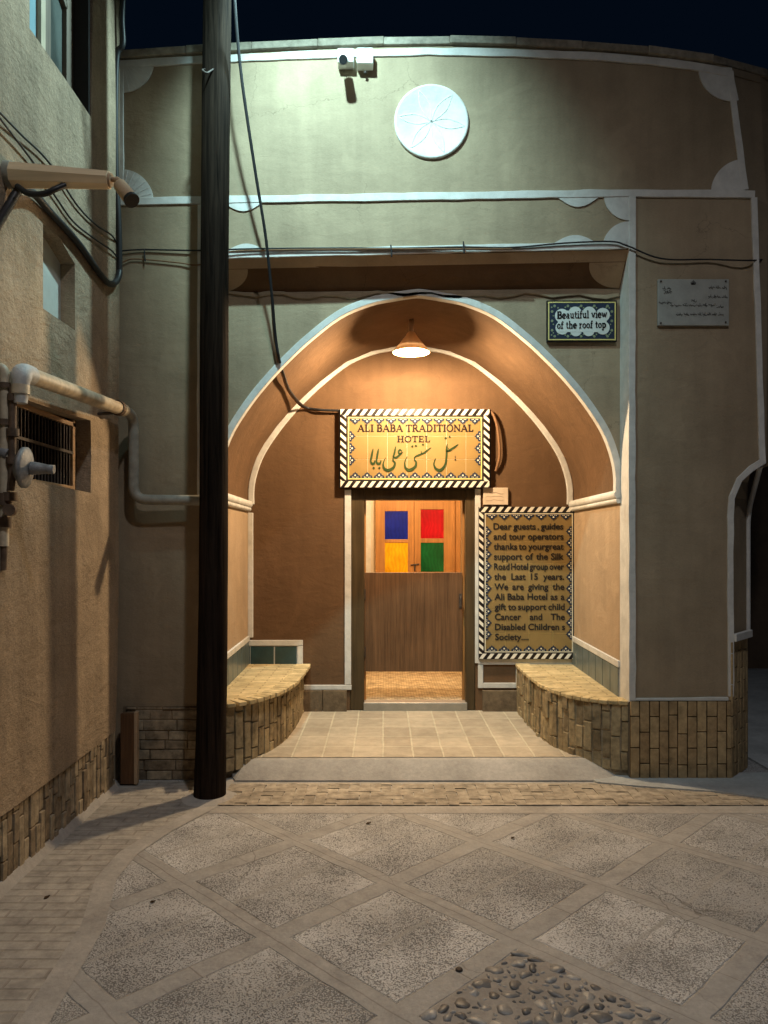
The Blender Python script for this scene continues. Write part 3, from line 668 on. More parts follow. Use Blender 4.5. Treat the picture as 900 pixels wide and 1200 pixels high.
bpoly(291, 750, 355, 756.5); bpoly(348.5, 757, 355, 802); bpoly(349, 802.5, 412, 808, 0.018)
bpoly(404, 574, 411.5, 802, 0.017)
tl = MB()
for x0, x1 in ((287, 293), (294, 321), (322.5, 347.5)):
    a, b = XZ(x0, 786, YB), XZ(x1, 757.5, YB); tl.box(a[0], b[0], YB - 0.012, YB + .003, a[1], b[1])
tl.build('tile_row', M['tile'], hotel, bevel=0.002)
bpoly(287, 757, 348, 786, 0.007, 'grout')
bpoly(556.5, 573, 563, 777, 0.017); bpoly(560, 770, 677, 778.5, 0.015); bpoly(560, 779, 566, 806, 0.016); bpoly(604.5, 779, 611, 806, 0.016); bpoly(566, 800, 604.5, 806, 0.016)
for x0, x1 in ((352, 378), (378.6, 406.5), (565, 609)):
    bpoly(x0, 808.5, x1, 837, 0.045, 'stone_plinth', 'mortar')
# small brick base of the wall left of the portal, and the pier's upright bricks
bb = MB(); brick_skin(bb, [(-1.68, YF - 0.012), (-1.12, YF - 0.012)], 0.0, 0.475, 0.20, 0.066, 0.05, False, 0.007, 0.006, 1, 4, 1.0)
bb.box(-1.7, -1.1, YF - 0.02, YF + .1, 0, 0.48, .5) if False else None
bb.build('brick_base', M['old_brick'], hotel, bevel=0.003)
MB().box(-1.70, -1.10, YF - 0.005, YF + 0.05, 0, 0.478).build('base_mortar', M['mortar'], hotel)
pier = [(PX1 + 0.004, YF - 0.022), (x_c + 0.002, YF - 0.022), (2.50, 5.155)]
pb = MB(); brick_skin(pb, pier[:2], 0.0, 0.515, 0.063, 0.207, 0.05, True, 0.007, 0.002, 1, 11)
brick_skin(pb, pier[1:], 0.0, 0.90, 0.063, 0.207, 0.05, True, 0.007, 0.002, 1, 12)
pb.build('brick_base', M['brick'], hotel, bevel=0.003)
mb_ = MB(); mb_.prism([(PX1 + 0.006, YF - 0.014), (x_c, YF - 0.014), (x_c, YF + .1), (PX1 + 0.006, YF + 0.1)], 0, 0.517, 'z')
mb_.prism([(x_c, YF - 0.010), (2.495, 5.16), (2.40, 5.2), (x_c - .05, YF + .1)], 0, 0.90, 'z'); mb_.build('base_mortar', M['dark_mortar'], hotel)
# door: dark frame, half-height leaf, handle, threshold
df = MB(); fy0, fy1 = YB + 0.012, YB + 0.15
FX0, FX1, FZ1 = XZ(427, 0, YB + .05)[0], XZ(545, 0, YB + .05)[0], XZ(0, 586, YB + .05)[1]
door = MB().box(DX0 - 0.0, FX0, fy0, fy1, 0.10, DZ1).build('door_frame', M['frame_wood'], hotel, bevel=0.006)
MB().box(FX1, DX1, fy0, fy1, 0.10, DZ1).build('jamb', M['frame_wood'], door, bevel=0.006)
MB().box(FX0, FX1, fy0 + .002, fy1, FZ1, DZ1).build('lintel', M['frame_wood'], door, bevel=0.006)
MB().box(FX0 - .0, FX0 + 0.012, fy1 - 0.05, fy1, 0.16, FZ1).build('door_stop', M['honey'], door)
MB().box(FX1 - 0.018, FX1, fy1 - 0.05, fy1, 0.16, FZ1).build('door_stop', M['honey'], door)
yl = YB + 0.075
lz0, lz1 = XZ(0, 787, yl)[1], XZ(0, 671, yl)[1]
leaf = MB().box(FX0 - 0.01, FX1 - 0.022, yl, yl + 0.035, lz0, lz1).build('half_door', M['door_wood'], hotel, bevel=0.003)
hd = MB(); hx = XZ(539.5, 0, yl)[0]; hz = XZ(0, 703, yl)[1]
hd.box(hx - 0.012, hx + 0.014, yl - 0.006, yl, hz - 0.07, hz + 0.055); hd.tube(fillet([(hx, yl - .005, hz + .03), (hx, yl - .045, hz + .025), (hx - .0, yl - .045, hz - .05)], .02), 0.008, 8)
hd.build('handle', M['iron'], leaf)
for z_ in (1.05, 0.55):
    MB().tube([(FX0 + .002, yl - .006, z_), (FX0 + .002, yl - .006, z_ + .09)], .009, 8).build('hinge', M['iron'], leaf)
th_ = MB(); th_.box(FX0 - .005, FX1 + .012, YB - 0.02, YB + 0.12, 0.098, 0.172); th_.build('threshold', M['steel'], hotel, bevel=0.005)
# the room behind the door
rx0, rx1, ry0, ry1, rz0, rz1 = -1.1, 1.9, YB + 0.155, 9.05, 0.165, 2.95
rm = MB()
rm.add([(rx0, ry0, rz0), (rx0, ry1, rz0), (rx0, ry1, rz1), (rx0, ry0, rz1)], [(0, 1, 2, 3)]); rm.add([(rx1, ry0, rz0), (rx1, ry1, rz0), (rx1, ry1, rz1), (rx1, ry0, rz1)], [(0, 1, 2, 3)])
rm.add([(rx0, ry1, rz0), (rx1, ry1, rz0), (rx1, ry1, rz1), (rx0, ry1, rz1)], [(0, 1, 2, 3)]); rm.add([(rx0, ry0, rz1), (rx1, ry0, rz1), (rx1, ry1, rz1), (rx0, ry1, rz1)], [(0, 1, 2, 3)])
rm.sheet([(rx0, rz0), (DX0, rz0), (DX0, DZ1), (DX1, DZ1), (DX1, rz0), (rx1, rz0), (rx1, rz1), (rx0, rz1)], [], lambda a, b: (a, ry0, b))
rm.build('hall_wall', M['room'], hotel)
fl = MB(); fl.add([(rx0, YB + .12, rz0), (rx1, YB + .12, rz0), (rx1, ry1, rz0), (rx0, ry1, rz0)], [(0, 1, 2, 3)]); fl.build('hall_floor', M['room_floor'], hotel)
MB().box(XZ(432.5, 0, 9.02)[0] - .06, XZ(432.5, 0, 9.02)[0] + .02, 9.02, 9.055, rz0, 2.9).build('hall_trim', M['trim'], hotel) 
iy = 8.98
dl0, dl1 = XZ(440, 0, iy)[0], XZ(533, 0, iy)[0]
idr = MB().box(dl0, dl1, iy + 0.02, iy + 0.05, rz0 + .01, 2.25).build('inner_door', M['honey'], hotel)
def rail(x0, x1, y0, y1): 
    a, b = XZ(x0, y1, iy), XZ(x1, y0, iy); return (a[0], b[0], a[1], b[1])
fr = MB()
for q_ in ((440, 451, 560, 830), (478, 485, 560, 830), (485.7, 493, 560, 830), (520, 533, 560, 830)):
    a = rail(q_[0], q_[1], q_[2], q_[3]); fr.box(a[0], a[1], iy - 0.012, iy + 0.03, rz0 + .012, 2.24)
for q_ in ((451, 478, 586, 599), (493, 520, 586, 597), (451, 478, 632, 636), (493, 520, 631, 636)):
    a = rail(*[q_[0], q_[1], q_[2], q_[3]]); fr.box(a[0], a[1], iy - 0.006, iy + 0.03, a[2], a[3])
a = rail(451, 478, 671, 800); fr.box(a[0], a[1], iy + 0.004, iy + .03, rz0 + .02, a[3]); a = rail(493, 520, 670, 800); fr.box(a[0], a[1], iy + 0.004, iy + .03, rz0 + .02, a[3])
fr.build('door_rail', M['honey'], idr, bevel=0.003)
for nm, q_ in (('pane_blue', (451, 478, 599, 632)), ('pane_red', (493, 520, 597, 631)), ('pane_yellow', (451, 478, 636, 671)), ('pane_green', (493, 520, 636, 670))):
    a = rail(*q_); o = MB().box(a[0], a[1], iy + 0.002, iy + .019, a[2], a[3]).build('pane', M[nm], idr); o['label'] = nm.split('_')[1] + ' glass pane'
lt = MB(); lp = P(486, 664, iy); lt.tube([lp + Vector((-.05, -.02, .02)), lp + Vector((.05, -.02, .03))], .008, 8); lt.tube([lp + Vector((0, -.02, .02)), lp + Vector((0, -.02, -.05))], .009, 8); lt.build('latch', M['iron'], idr)
MB().box(dl1, dl1 + .07, 9.0, 9.052, rz0, 2.3).build('hall_trim', M['honey'], hotel)
MB().box(dl1 + .12, dl1 + .19, 9.0, 9.053, rz0, 2.9).build('hall_trim', M['trim'], hotel)
# hall ceiling lamp
hl = thing('ceiling_lamp', (0.25, 7.75, 2.95), 'warm globe lamp on the ceiling of the hall behind the half door', 'lamp')
MB().lathe([(0.0, 0.0), (0.07, 0.0), (0.07, -0.03), (0.0, -0.03)], (0.25, 7.75, 2.948), (0, 0, 1), 20).build('lamp_base', M['white'], hl)
MB().ball((0.25, 7.75, 2.85), 0.075, 0.075, 0.075, 16, 10).build('globe', glow('hall_globe', (1.0, 0.72, 0.42), 6), hl)
lamp('hall_light', 'POINT', (0.25, 7.75, 2.68), 105, (1.0, 0.74, 0.45), 0.06)

# ------------------------------------------------------------------ entrance step and brick benches
st = MB()
lo = [(-1.02, 4.99), (-0.96, 4.845), (1.36, 4.845), (1.46, 4.87), (1.56, 4.97), (1.62, 5.2), (1.64, YB + .02), (-1.2, YB + .02), (-1.16, 5.1)]
up = [(-0.98, 5.06), (-0.92, 5.02), (1.30, 5.02), (1.38, 5.05), (1.48, 5.12), (1.60, 5.3), (1.62, YB + .01), (-1.18, YB + .01), (-1.12, 5.2)]
k = len(lo)
md_ = [tuple(Vector(a).lerp(Vector(b), .86)) for a, b in zip(lo, up)]
st.add([(x, y, -.02) for x, y in lo] + [(x, y, .012) for x, y in lo] + [(x, y, .088) for x, y in md_] + [(x, y, .098) for x, y in up],
       [(j * k + i, j * k + (i + 1) % k, (j + 1) * k + (i + 1) % k, (j + 1) * k + i) for j in range(3) for i in range(k)] + [tuple(range(3 * k, 4 * k))])
struct(st.build('entrance_step', M['concrete']))
ss = MB(); ss.sheet([(-0.91, 5.045), (1.36, 5.06), (1.6, 5.3), (1.62, YB), (-1.16, YB), (-1.14, 5.05)], [], lambda a, b: (a, b, 0.102)); struct(ss.build('entrance_paving', M['step_tiles']))
def bench(loc, plan, inner_pts, label, seed):
    """plan: curve from the back wall round to the front corner; inner_pts close it along the walls"""
    b = thing('brick_bench', loc, label, 'bench', 'brick benches either side of the door')
    curve = [(p.x, p.y) for p in spline([Vector((x, y, 0)) for x, y in plan], 8)]
    flip = curve if loc[0] > 0 else list(reversed(curve))
    k = MB(); sd = 1
    # which side faces the open floor
    a, c_ = Vector(flip[0]), Vector(flip[1]); d = c_ - a; nrm = Vector((d.y, -d.x))
    mid = Vector((0.25, 5.6)); sd = 1 if nrm.dot(mid - a) > 0 else -1
    brick_skin(k, flip, 0.05, 0.485, 0.062, 0.20, 0.05, True, 0.008, 0.009, sd, seed, 1.0); k.build('brick_facing', M['bench_brick'], b, bevel=0.004)
    ctr = Vector((sum(x for x, y in inner_pts) / len(inner_pts), sum(y for x, y in inner_pts) / len(inner_pts)))
    ins = [tuple(Vector(p) + (ctr - Vector(p)).normalized() * 0.012) for p in curve]
    MB().prism(ins + inner_pts, 0.0, 0.48, 'z').build('mortar_core', M['pale_mortar'], b)
    MB().prism(curve + inner_pts, 0.481, 0.502, 'z').build('brick_top', M['bench_top'], b, bevel=0.006)
    r_ = MB(); rnd = random.Random(seed); rp = resample([Vector((x, y, 0)) for x, y in flip], 0.062)
    for p, q_ in zip(rp, rp[1:]):
        d = q_ - p; nn = Vector((d.y, -d.x, 0)).normalized() * sd
        r_.obox(p + d * .04 + nn * (0.012 + rnd.uniform(-.004, .006)) + Vector((0, 0, .482)), d * 0.92, -nn * 0.12, Vector((0, 0, 0.024 + rnd.uniform(0, .005))), rnd.random())
    r_.build('brick_edging', brick('bench_edging_%d' % seed, (0.50, 0.385, 0.20), (0.66, 0.52, 0.29)), b, bevel=0.004)
    return b
bench((1.4, 5.6, 0.1), [(1.135, YB - .01), (1.135, 6.1), (1.14, 5.75), (1.165, 5.45), (1.235, 5.2), (1.34, 5.04), (1.47, 4.95), (1.603, 4.915)], [(1.603, 5.08), (1.615, YB - 0.01)],
      'curved brick bench under the long black lettered sign', 21)
bench((-0.95, 5.6, 0.1), [(-0.735, YB - .01), (-0.735, 6.1), (-0.745, 5.75), (-0.775, 5.45), (-0.84, 5.2), (-0.93, 5.03), (-1.03, 4.93), (-1.12, 4.89)], [(-1.135, 5.08), (-1.16, YB - 0.01)],
      'curved brick bench behind the dark wooden utility pole', 22)

# ------------------------------------------------------------------ lamp over the door
lx, ly, lz = 0.207, 5.70, 2.985
pl = thing('porch_lamp', (lx, ly, 3.2), 'lit cone shaped ceiling lamp hanging from the vault over the door', 'lamp')
MB().lathe([(0.015, 0.165), (0.026, 0.155), (0.045, 0.125), (0.09, 0.068), (0.133, 0.016), (0.143, 0.0), (0.138, 0.002), (0.085, 0.06), (0.04, 0.115), (0.0, 0.13)], (lx, ly, lz), (0, 0, 1), 32).build('lamp_shade', M['shade'], pl)
MB().lathe([(0.0, 0.25), (0.02, 0.25), (0.02, 0.15), (0.0, 0.15)], (lx, ly, lz), (0, 0, 1), 16).build('ceiling_rose', M['shade'], pl)
MB().ball((lx, ly, lz + 0.034), 0.112, 0.112, 0.022, 20, 10).build('bulb', glow('lit_bulb', (1.0, 0.76, 0.46), 9), pl)
lamp('porch_light', 'POINT', (lx, ly, lz - 0.006), 285, (1.0, 0.73, 0.44), 0.055)

# ------------------------------------------------------------------ the tarred pole
pt = thing('utility_pole', (-1.05, 4.547, 0), 'dark tarred round wooden utility pole standing in the street before the entrance', 'pole')
pth = []; rds = []; rn = random.Random(2)
for i in range(41):
    z = 6.8 * i / 40; pth.append((-1.055 + 0.0125 * z - 0.0006 * z * z + 0.006 * math.sin(z * 1.3), 4.547 + 0.004 * math.sin(z * 2.1), z)); rds.append(0.0845 + 0.0115 * math.exp(-z / 0.8) + rn.uniform(-.0012, .0012))
MB().tube(pth, rds, 28).build('pole_shaft', M['pole'], pt)
hk = MB(); hp = Vector((-1.045, 4.455, 4.34)); hk.tube(fillet([hp + Vector((-.02, .01, .02)), hp + Vector((-.03, -.03, -.01)), hp + Vector((.0, -.03, -.03)), hp + Vector((.03, .01, .02))], .02), .006, 8); hk.build('hook', M['iron'], pt)
MB().lathe([(0.175, -.005), (0.165, .004), (0.14, .010), (0.115, .018), (0.09, .022)], (-1.055, 4.547, 0), (0, 0, 1), 28).build('mortar_collar', M['concrete'], pt)

# ------------------------------------------------------------------ old house on the left
house = thing('mud_house', (-1.7, 2.5, 0), 'old mud plastered house with barred window and brick foot', 'house')
def YZ(px, py): p = WL(px, py); return (p.y, p.z)
rn = random.Random(8)
w1 = [(3.56, 3.985), (3.95, 3.99), (4.31, 3.985), (4.33, 4.6), (4.33, 5.5), (3.56, 5.5)]
w2 = [(3.70, 2.70), (4.085, 2.70), (4.08, 3.06), (3.9, 3.12), (3.70, 3.12)]
w3 = [(3.38, 1.85), (4.30, 1.83), (4.31, 2.04), (4.30, 2.245), (3.9, 2.225), (3.38, 2.215)]
hw_ = MB()
zlow = [(-3 + 7.6 * i / 19, 0.355 + rn.uniform(-.012, .012)) for i in range(20)]
ho = zlow + [(4.70, 0.37), (4.735, 0.8), (4.76, 1.4), (4.75, 2.0), (4.77, 3.0), (4.765, 4.0), (4.78, 6.5), (-3, 6.5)]
hw_.sheet(ho, [w1, w2, w3], lambda a, b: (XL, a, b))
# end face of the house and the underside of its plaster
ends = [p for p in ho if p[0] >= 4.69]
hw_.add([(XL, a, b) for a, b in ends] + [(XL - 0.06, a + 0.05, b) for a, b in ends] + [(XL - 0.2, 4.96, b) for a, b in ends],
        [(k * len(ends) + i, k * len(ends) + i + 1, (k + 1) * len(ends) + i + 1, (k + 1) * len(ends) + i) for k in (0, 1) for i in range(len(ends) - 1)])
hw_.add([(XL, a, b) for a, b in zlow] + [(XL - 0.07, a, b + .01) for a, b in zlow], [(i, i + 1, 20 + i + 1, 20 + i) for i in range(19)])
for wn_, dp in ((w1, .115), (w2, .085), (w3, .085)):
    k = len(wn_); hw_.add([(XL, a, b) for a, b in wn_] + [(XL - dp, a, b) for a, b in wn_], [(i, (i + 1) % k, k + (i + 1) % k, k + i) for i in range(k)])
hw_.build('house_wall', M['old'], house)
fb = MB(); brick_skin(fb, [(XL - 0.035, -1.0), (XL - 0.02, 2.0), (XL - 0.005, 4.70)], 0.03, 0.375, 0.052, 0.21, 0.06, True, 0.008, 0.006, 1, 31, 1.0); fb.build('brick_foot', M['old_brick'], house, bevel=0.003)
MB().box(XL - 0.14, XL - 0.018, -3, 4.695, 0, 0.38).build('foot_mortar', M['mortar'], house)
# upper casement window
xw = XL - 0.105
uw = MB().box(xw - .03, xw, 3.56, 3.62, 3.99, 5.5).build('casement_window', M['old_wood'], house)
MB().box(xw - .03, xw + .012, 3.885, 3.935, 3.99, 5.5).build('casement_frame', wood('lit_window_wood', (0.36, 0.30, 0.21), 2, .25), uw)  # paler copy of the window wood, the light on it put into the colour
dk = MB(); dk.box(xw - .03, xw + .006, 3.94, 4.01, 3.99, 5.5); dk.box(xw - .03, xw + .01, 4.20, 4.335, 3.99, 5.5); dk.box(xw - .03, xw, 4.01, 4.2, 3.98, 4.05)
dk.obox((xw - .02, 4.02, 4.62), (0.03, 0, 0), (0, .19, -.09), (0, 0, 0.035)); dk.build('casement_frame', M['old_wood'], uw)
MB().box(xw - .028, xw - .012, 3.62, 3.885, 3.99, 5.5).build('window_pane', M['reflection_blue'], uw)
MB().box(xw - .028, xw - .014, 4.01, 4.2, 4.05, 5.5).build('window_pane', M['dim_glass'], uw)
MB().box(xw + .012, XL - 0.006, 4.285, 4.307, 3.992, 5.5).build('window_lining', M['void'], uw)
# small blocked window
MB().box(XL - .1, XL - .078, 3.69, 4.09, 2.69, 3.13).build('blind_window', M['pale_board'], house)
# barred window
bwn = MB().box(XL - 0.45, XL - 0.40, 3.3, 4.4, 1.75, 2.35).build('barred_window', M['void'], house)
bf = MB(); xf_ = XL - 0.06
bf.box(xf_ - .025, xf_, 4.20, 4.235, 1.86, 2.235); bf.box(xf_ - .025, xf_, 3.38, 4.235, 1.835, 1.862); bf.box(xf_ - .025, xf_, 3.38, 4.235, 2.195, 2.222)
bf.build('window_frame', wood('barred_frame_wood', (0.34, 0.21, 0.11), 1, .3), bwn, bevel=.003)
for i in range(22):
    y = 3.40 + i * 0.037; MB().tube([(xf_ - .012, y, 1.86), (xf_ - .012, y + rn.uniform(-.004, .004), 2.20)], 0.0052, 6).build('window_bar', M['iron'], bwn)
MB().box(xf_ - .012, xf_ + .0, 3.40, 4.205, 2.04, 2.055).build('cross_bar', M['iron'], bwn)
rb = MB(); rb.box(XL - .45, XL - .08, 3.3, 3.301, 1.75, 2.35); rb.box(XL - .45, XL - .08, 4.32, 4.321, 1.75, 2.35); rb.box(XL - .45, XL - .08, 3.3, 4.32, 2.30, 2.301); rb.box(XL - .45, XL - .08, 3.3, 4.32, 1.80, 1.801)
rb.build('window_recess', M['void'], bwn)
# board that closes the gap at the foot of the house
bo = thing('wooden_board', (-1.63, 4.79, 0), 'short brown board standing upright between brick foot and hotel wall', 'board')
MB().box(-1.672, -1.585, 4.762, 4.80, 0.012, 0.46).build('board_face', wood('brown_board', (0.12, 0.06, 0.028), 2), bo, bevel=.003)
MB().box(-1.585, -1.565, 4.758, 4.80, 0.012, 0.47).build('board_edge', M['panel'], bo, bevel=.003)

# ------------------------------------------------------------------ pipes and gas fittings
gp_ = thing('gas_pipe', (-1.59, 3.3, 2.3), 'cream gas pipe running along the old house and round onto the hotel wall', 'pipe')
r0 = 0.038
main = [WL(24, 470, -1.60), WL(24, 436, -1.60), WL(140, 477, -1.60)]
main[0] = Vector((-1.60, main[1].y, 2.20)); main[2] = Vector((-1.60, 4.62, 2.36))
MB().tube(fillet(main, 0.09, 6), r0, 16).build('pipe_run', M['cream_pipe'], gp_)
el = fillet([(-1.60, main[1].y, 2.16), main[1], main[1].lerp(main[2], .07)], 0.09, 6); MB().tube(el, [0.028, 0.040] + [0.0445] * (len(el) - 2), 16).build('elbow_collar', M['elbow'], gp_)
MB().tube(fillet([(-1.60, 4.6, 2.36), (-1.60, 4.80, 2.355), (-1.60, 4.80, 1.82), (-1.08, 4.815, 1.815)], 0.09, 6), 0.033, 14).build('pipe_run', M['grey_pipe'], gp_)
MB().tube([(-1.60, 4.50, 2.355), (-1.60, 4.54, 2.357)], 0.046, 16).build('pipe_clamp', M['rust_pipe'], gp_)
MB().tube([(-1.60, 4.53, 2.33), (-1.69, 4.40, 2.30)], 0.009, 8).build('pipe_bracket', M['iron'], gp_)
gv = thing('gas_riser', (-1.6, 3.2, 1.6), 'brown rusty riser pipes with valves beside the barred window', 'pipes')
yv = main[1].y
def vp(px, py): return P(px, py, 3.3)
MB().tube([vp(15, 452) , vp(14.5, 500), vp(14, 560), vp(12, 575)], 0.017, 12).build('riser_pipe', M['rust_pipe'], gv)
MB().tube(fillet([vp(-14, 430), vp(5, 430), vp(5.5, 480), vp(4.5, 640)], .05, 6), 0.021, 12).build('riser_pipe', M['cream_pipe'], gv)
for px, py, r_, L in ((16, 466, .026, 8), (15, 507, .027, 9), (6, 452, .029, 6), (5, 495, .029, 7), (14, 540, .026, 8), (5, 585, .031, 14), (12, 582, .03, 10), (5, 612, .03, 12)):
    MB().tube([vp(px, py - L / 2), vp(px, py + L / 2)], r_, 12).build('pipe_fitting', M['rust_pipe'], gv)
MB().tube([vp(13, 598), vp(17, 598) + Vector((0, -.05, 0))], .026, 12).build('pipe_fitting', M['rust_pipe'], gv)
MB().tube([vp(2, 530), vp(10, 533)], .028, 12).build('valve_body', M['alu'], gv)
MB().tube([vp(5, 640), vp(4, 668)], .014, 10).build('riser_pipe', M['rust_pipe'], gv)
rg = thing('gas_regulator', tuple(vp(32, 547)), 'round grey cast gas regulator with a stub spout', 'regulator')
rc = vp(29, 548); ax = Vector((1.0, 0.08, -0.06)).normalized()
MB().lathe([(0.0, -.030), (0.055, -.030), (0.075, -.012), (0.090, -.007), (0.090, .007), (0.075, .012), (0.05, .022), (0.02, .026), (0, .026)], rc, ax, 28).build('regulator_disc', M['alu'], rg)
MB().lathe([(0.030, 0.03), (0.026, .06), (0.020, .10), (0.020, .125), (0.015, .125), (0, .125)], rc, ax, 16).build('spout', M['alu'], rg)
MB().tube(spline([vp(15, 541), vp(21, 536), vp(24, 540), vp(22, 550), vp(17, 553)], 5), 0.003, 6).build('seal_wire', M['steel'], rg)

# ------------------------------------------------------------------ beam with spot head on the old house
bt = thing('timber_beam', (-1.68, 3.35, 3.19), 'pale tapered eight sided beam sticking out of the old house wall', 'beam')
b0, b1 = P(13, 205, 3.35), P(128, 211, 3.35)
MB().tube([P(14, 205, 3.35), b1], [0.058, 0.040], 8).build('beam_shaft', M['beam'], bt)
for p in bt.children[0].data.polygons: p.use_smooth = False
MB().tube([P(-14, 204, 3.35), P(15.5, 205, 3.35)], [0.062, 0.061], 8).build('beam_socket', M['grey_pipe'], bt)
MB().ball(P(0, 180, 3.36), .03, .03, .026).build('insulator', M['reflection_blue'], bt)
MB().tube([P(127, 211, 3.35), P(131, 211.5, 3.35)], [.033, .03], 12).build('beam_cap', M['panel'], bt)
sh = thing('spot_head', tuple(P(145, 222, 3.35)), 'small brown spot head on a swivel at the beam tip', 'spotlight')
MB().tube([P(130, 210, 3.35), P(137, 211, 3.34)], .012, 10).build('swivel_arm', M['panel'], sh)
MB().ball(P(137.5, 211.5, 3.34), .016, .016, .016).build('swivel_ball', M['panel'], sh)
MB().tube([P(138, 215, 3.34), P(140.5, 217, 3.34), P(153, 233, 3.30)], [.015, .030, .033], 14).build('spot_body', M['panel'], sh)
MB().tube([P(153, 233, 3.30), P(155, 235.5, 3.295)], [.0345, .0345], 14).build('spot_rim', M['black'], sh)

# ------------------------------------------------------------------ camera and junction box under the roof edge
cc_ = thing('security_camera', tuple(P(405, 75, 4.9)), 'white bullet camera on its square box under the roof edge', 'camera')
def wbox(x0, y0, x1, y1, d): a, b = XZ(x0, y1, YF), XZ(x1, y0, YF); return MB().box(a[0], b[0], YF - d, YF, a[1], b[1])
wbox(396.5, 66, 415, 82, 0.085).build('mount_box', M['white'], cc_, bevel=.006)
MB().box(*sum(([a, b] for a, b in ((XZ(404, 0, YF)[0] - .004, XZ(404, 0, YF)[0] + .004),)), []), YF - .088, YF - .084, XZ(0, 81, YF)[1], XZ(0, 80, YF)[1]).build('screw', M['iron'], cc_)
hp0 = P(404, 73, 4.80); 
MB().tube([P(405, 76, 4.815), P(403.5, 73.5, 4.775)], .011, 10).build('camera_arm', M['white'], cc_)
MB().tube([P(403.8, 71.8, 4.80), P(402.4, 70.2, 4.71), P(402.2, 70.0, 4.695)], [.027, .030, .030], 16).build('camera_body', M['white'], cc_)
MB().tube([P(402.2, 69.9, 4.697), P(402.1, 69.8, 4.690)], [.0265, .0265], 16).build('camera_lens', M['black'], cc_)
jb = thing('junction_box', tuple(P(427, 75, 4.9)), 'blank white junction box beside the bullet camera', 'box')
wbox(418.5, 65.5, 437.5, 83.5, 0.085).build('box_cover', M['white'], jb, bevel=.006)
MB().tube([P(428, 84, 4.86), P(428, 86, 4.86)], .010, 10).build('cable_gland', M['iron'], jb)

# ------------------------------------------------------------------ lettering
dg_cache = {}
def glyphs(body):
    """outline mesh of a word in the built-in sans font at size 1 -> verts, faces, width"""
    if body in dg_cache: return dg_cache[body]
    cu = bpy.data.curves.new('word', 'FONT'); cu.body = body; cu.size = 1.0; cu.offset = 0.024; cu.resolution_u = 3
    ob = bpy.data.objects.new('word', cu); COL.objects.link(ob); dg = bpy.context.evaluated_depsgraph_get(); dg.update()
    ev = ob.evaluated_get(dg); me = ev.to_mesh()
    vs = [v.co.copy() for v in me.vertices]; fs = [tuple(p.vertices) for p in me.polygons]; ev.to_mesh_clear()
    bpy.data.objects.remove(ob); bpy.data.curves.remove(cu)
    dg_cache[body] = (vs, fs, min(v.x for v in vs), max(v.x for v in vs)); return dg_cache[body]
def write_line(mb, text, x0, x1, base, size, Y, sx=1.0, justify=True):
    ws = text.split(); gl = [glyphs(q_) for q_ in ws]; wd = [(g_[3] - g_[2]) * size * sx for g_ in gl]; tot = sum(wd)
    gap = (x1 - x0 - tot) / max(1, len(ws) - 1) if justify else size * 0.28
    if gap < size * 0.16 and justify:
        k = (x1 - x0 - (len(ws) - 1) * size * 0.16) / tot; gap = size * .16
    else: k = 1.0
    x = x0
    for (vs, fs, a, b), wdt in zip(gl, wd):
        out = []
        for v in vs:
            px, py = x + (v.x - a) * size * sx * k, base - v.y * size
            X_, Z_ = XZ(px, py, Y); out.append((X_, Y, Z_))
        mb.add(out, fs); x += wdt * k + gap
def arc(cx, cy, rx, ry, a0_, a1_, n=14): return [(cx + rx * math.cos(R(a0_ + (a1_ - a0_) * i / n)), cy + ry * math.sin(R(a0_ + (a1_ - a0_) * i / n))) for i in range(n + 1)]
TK, TN = .23, .125
def srf(*xs): return [(TN, [(x - l / 2, y), (x + l / 2, y)]) for x, y, l in xs]
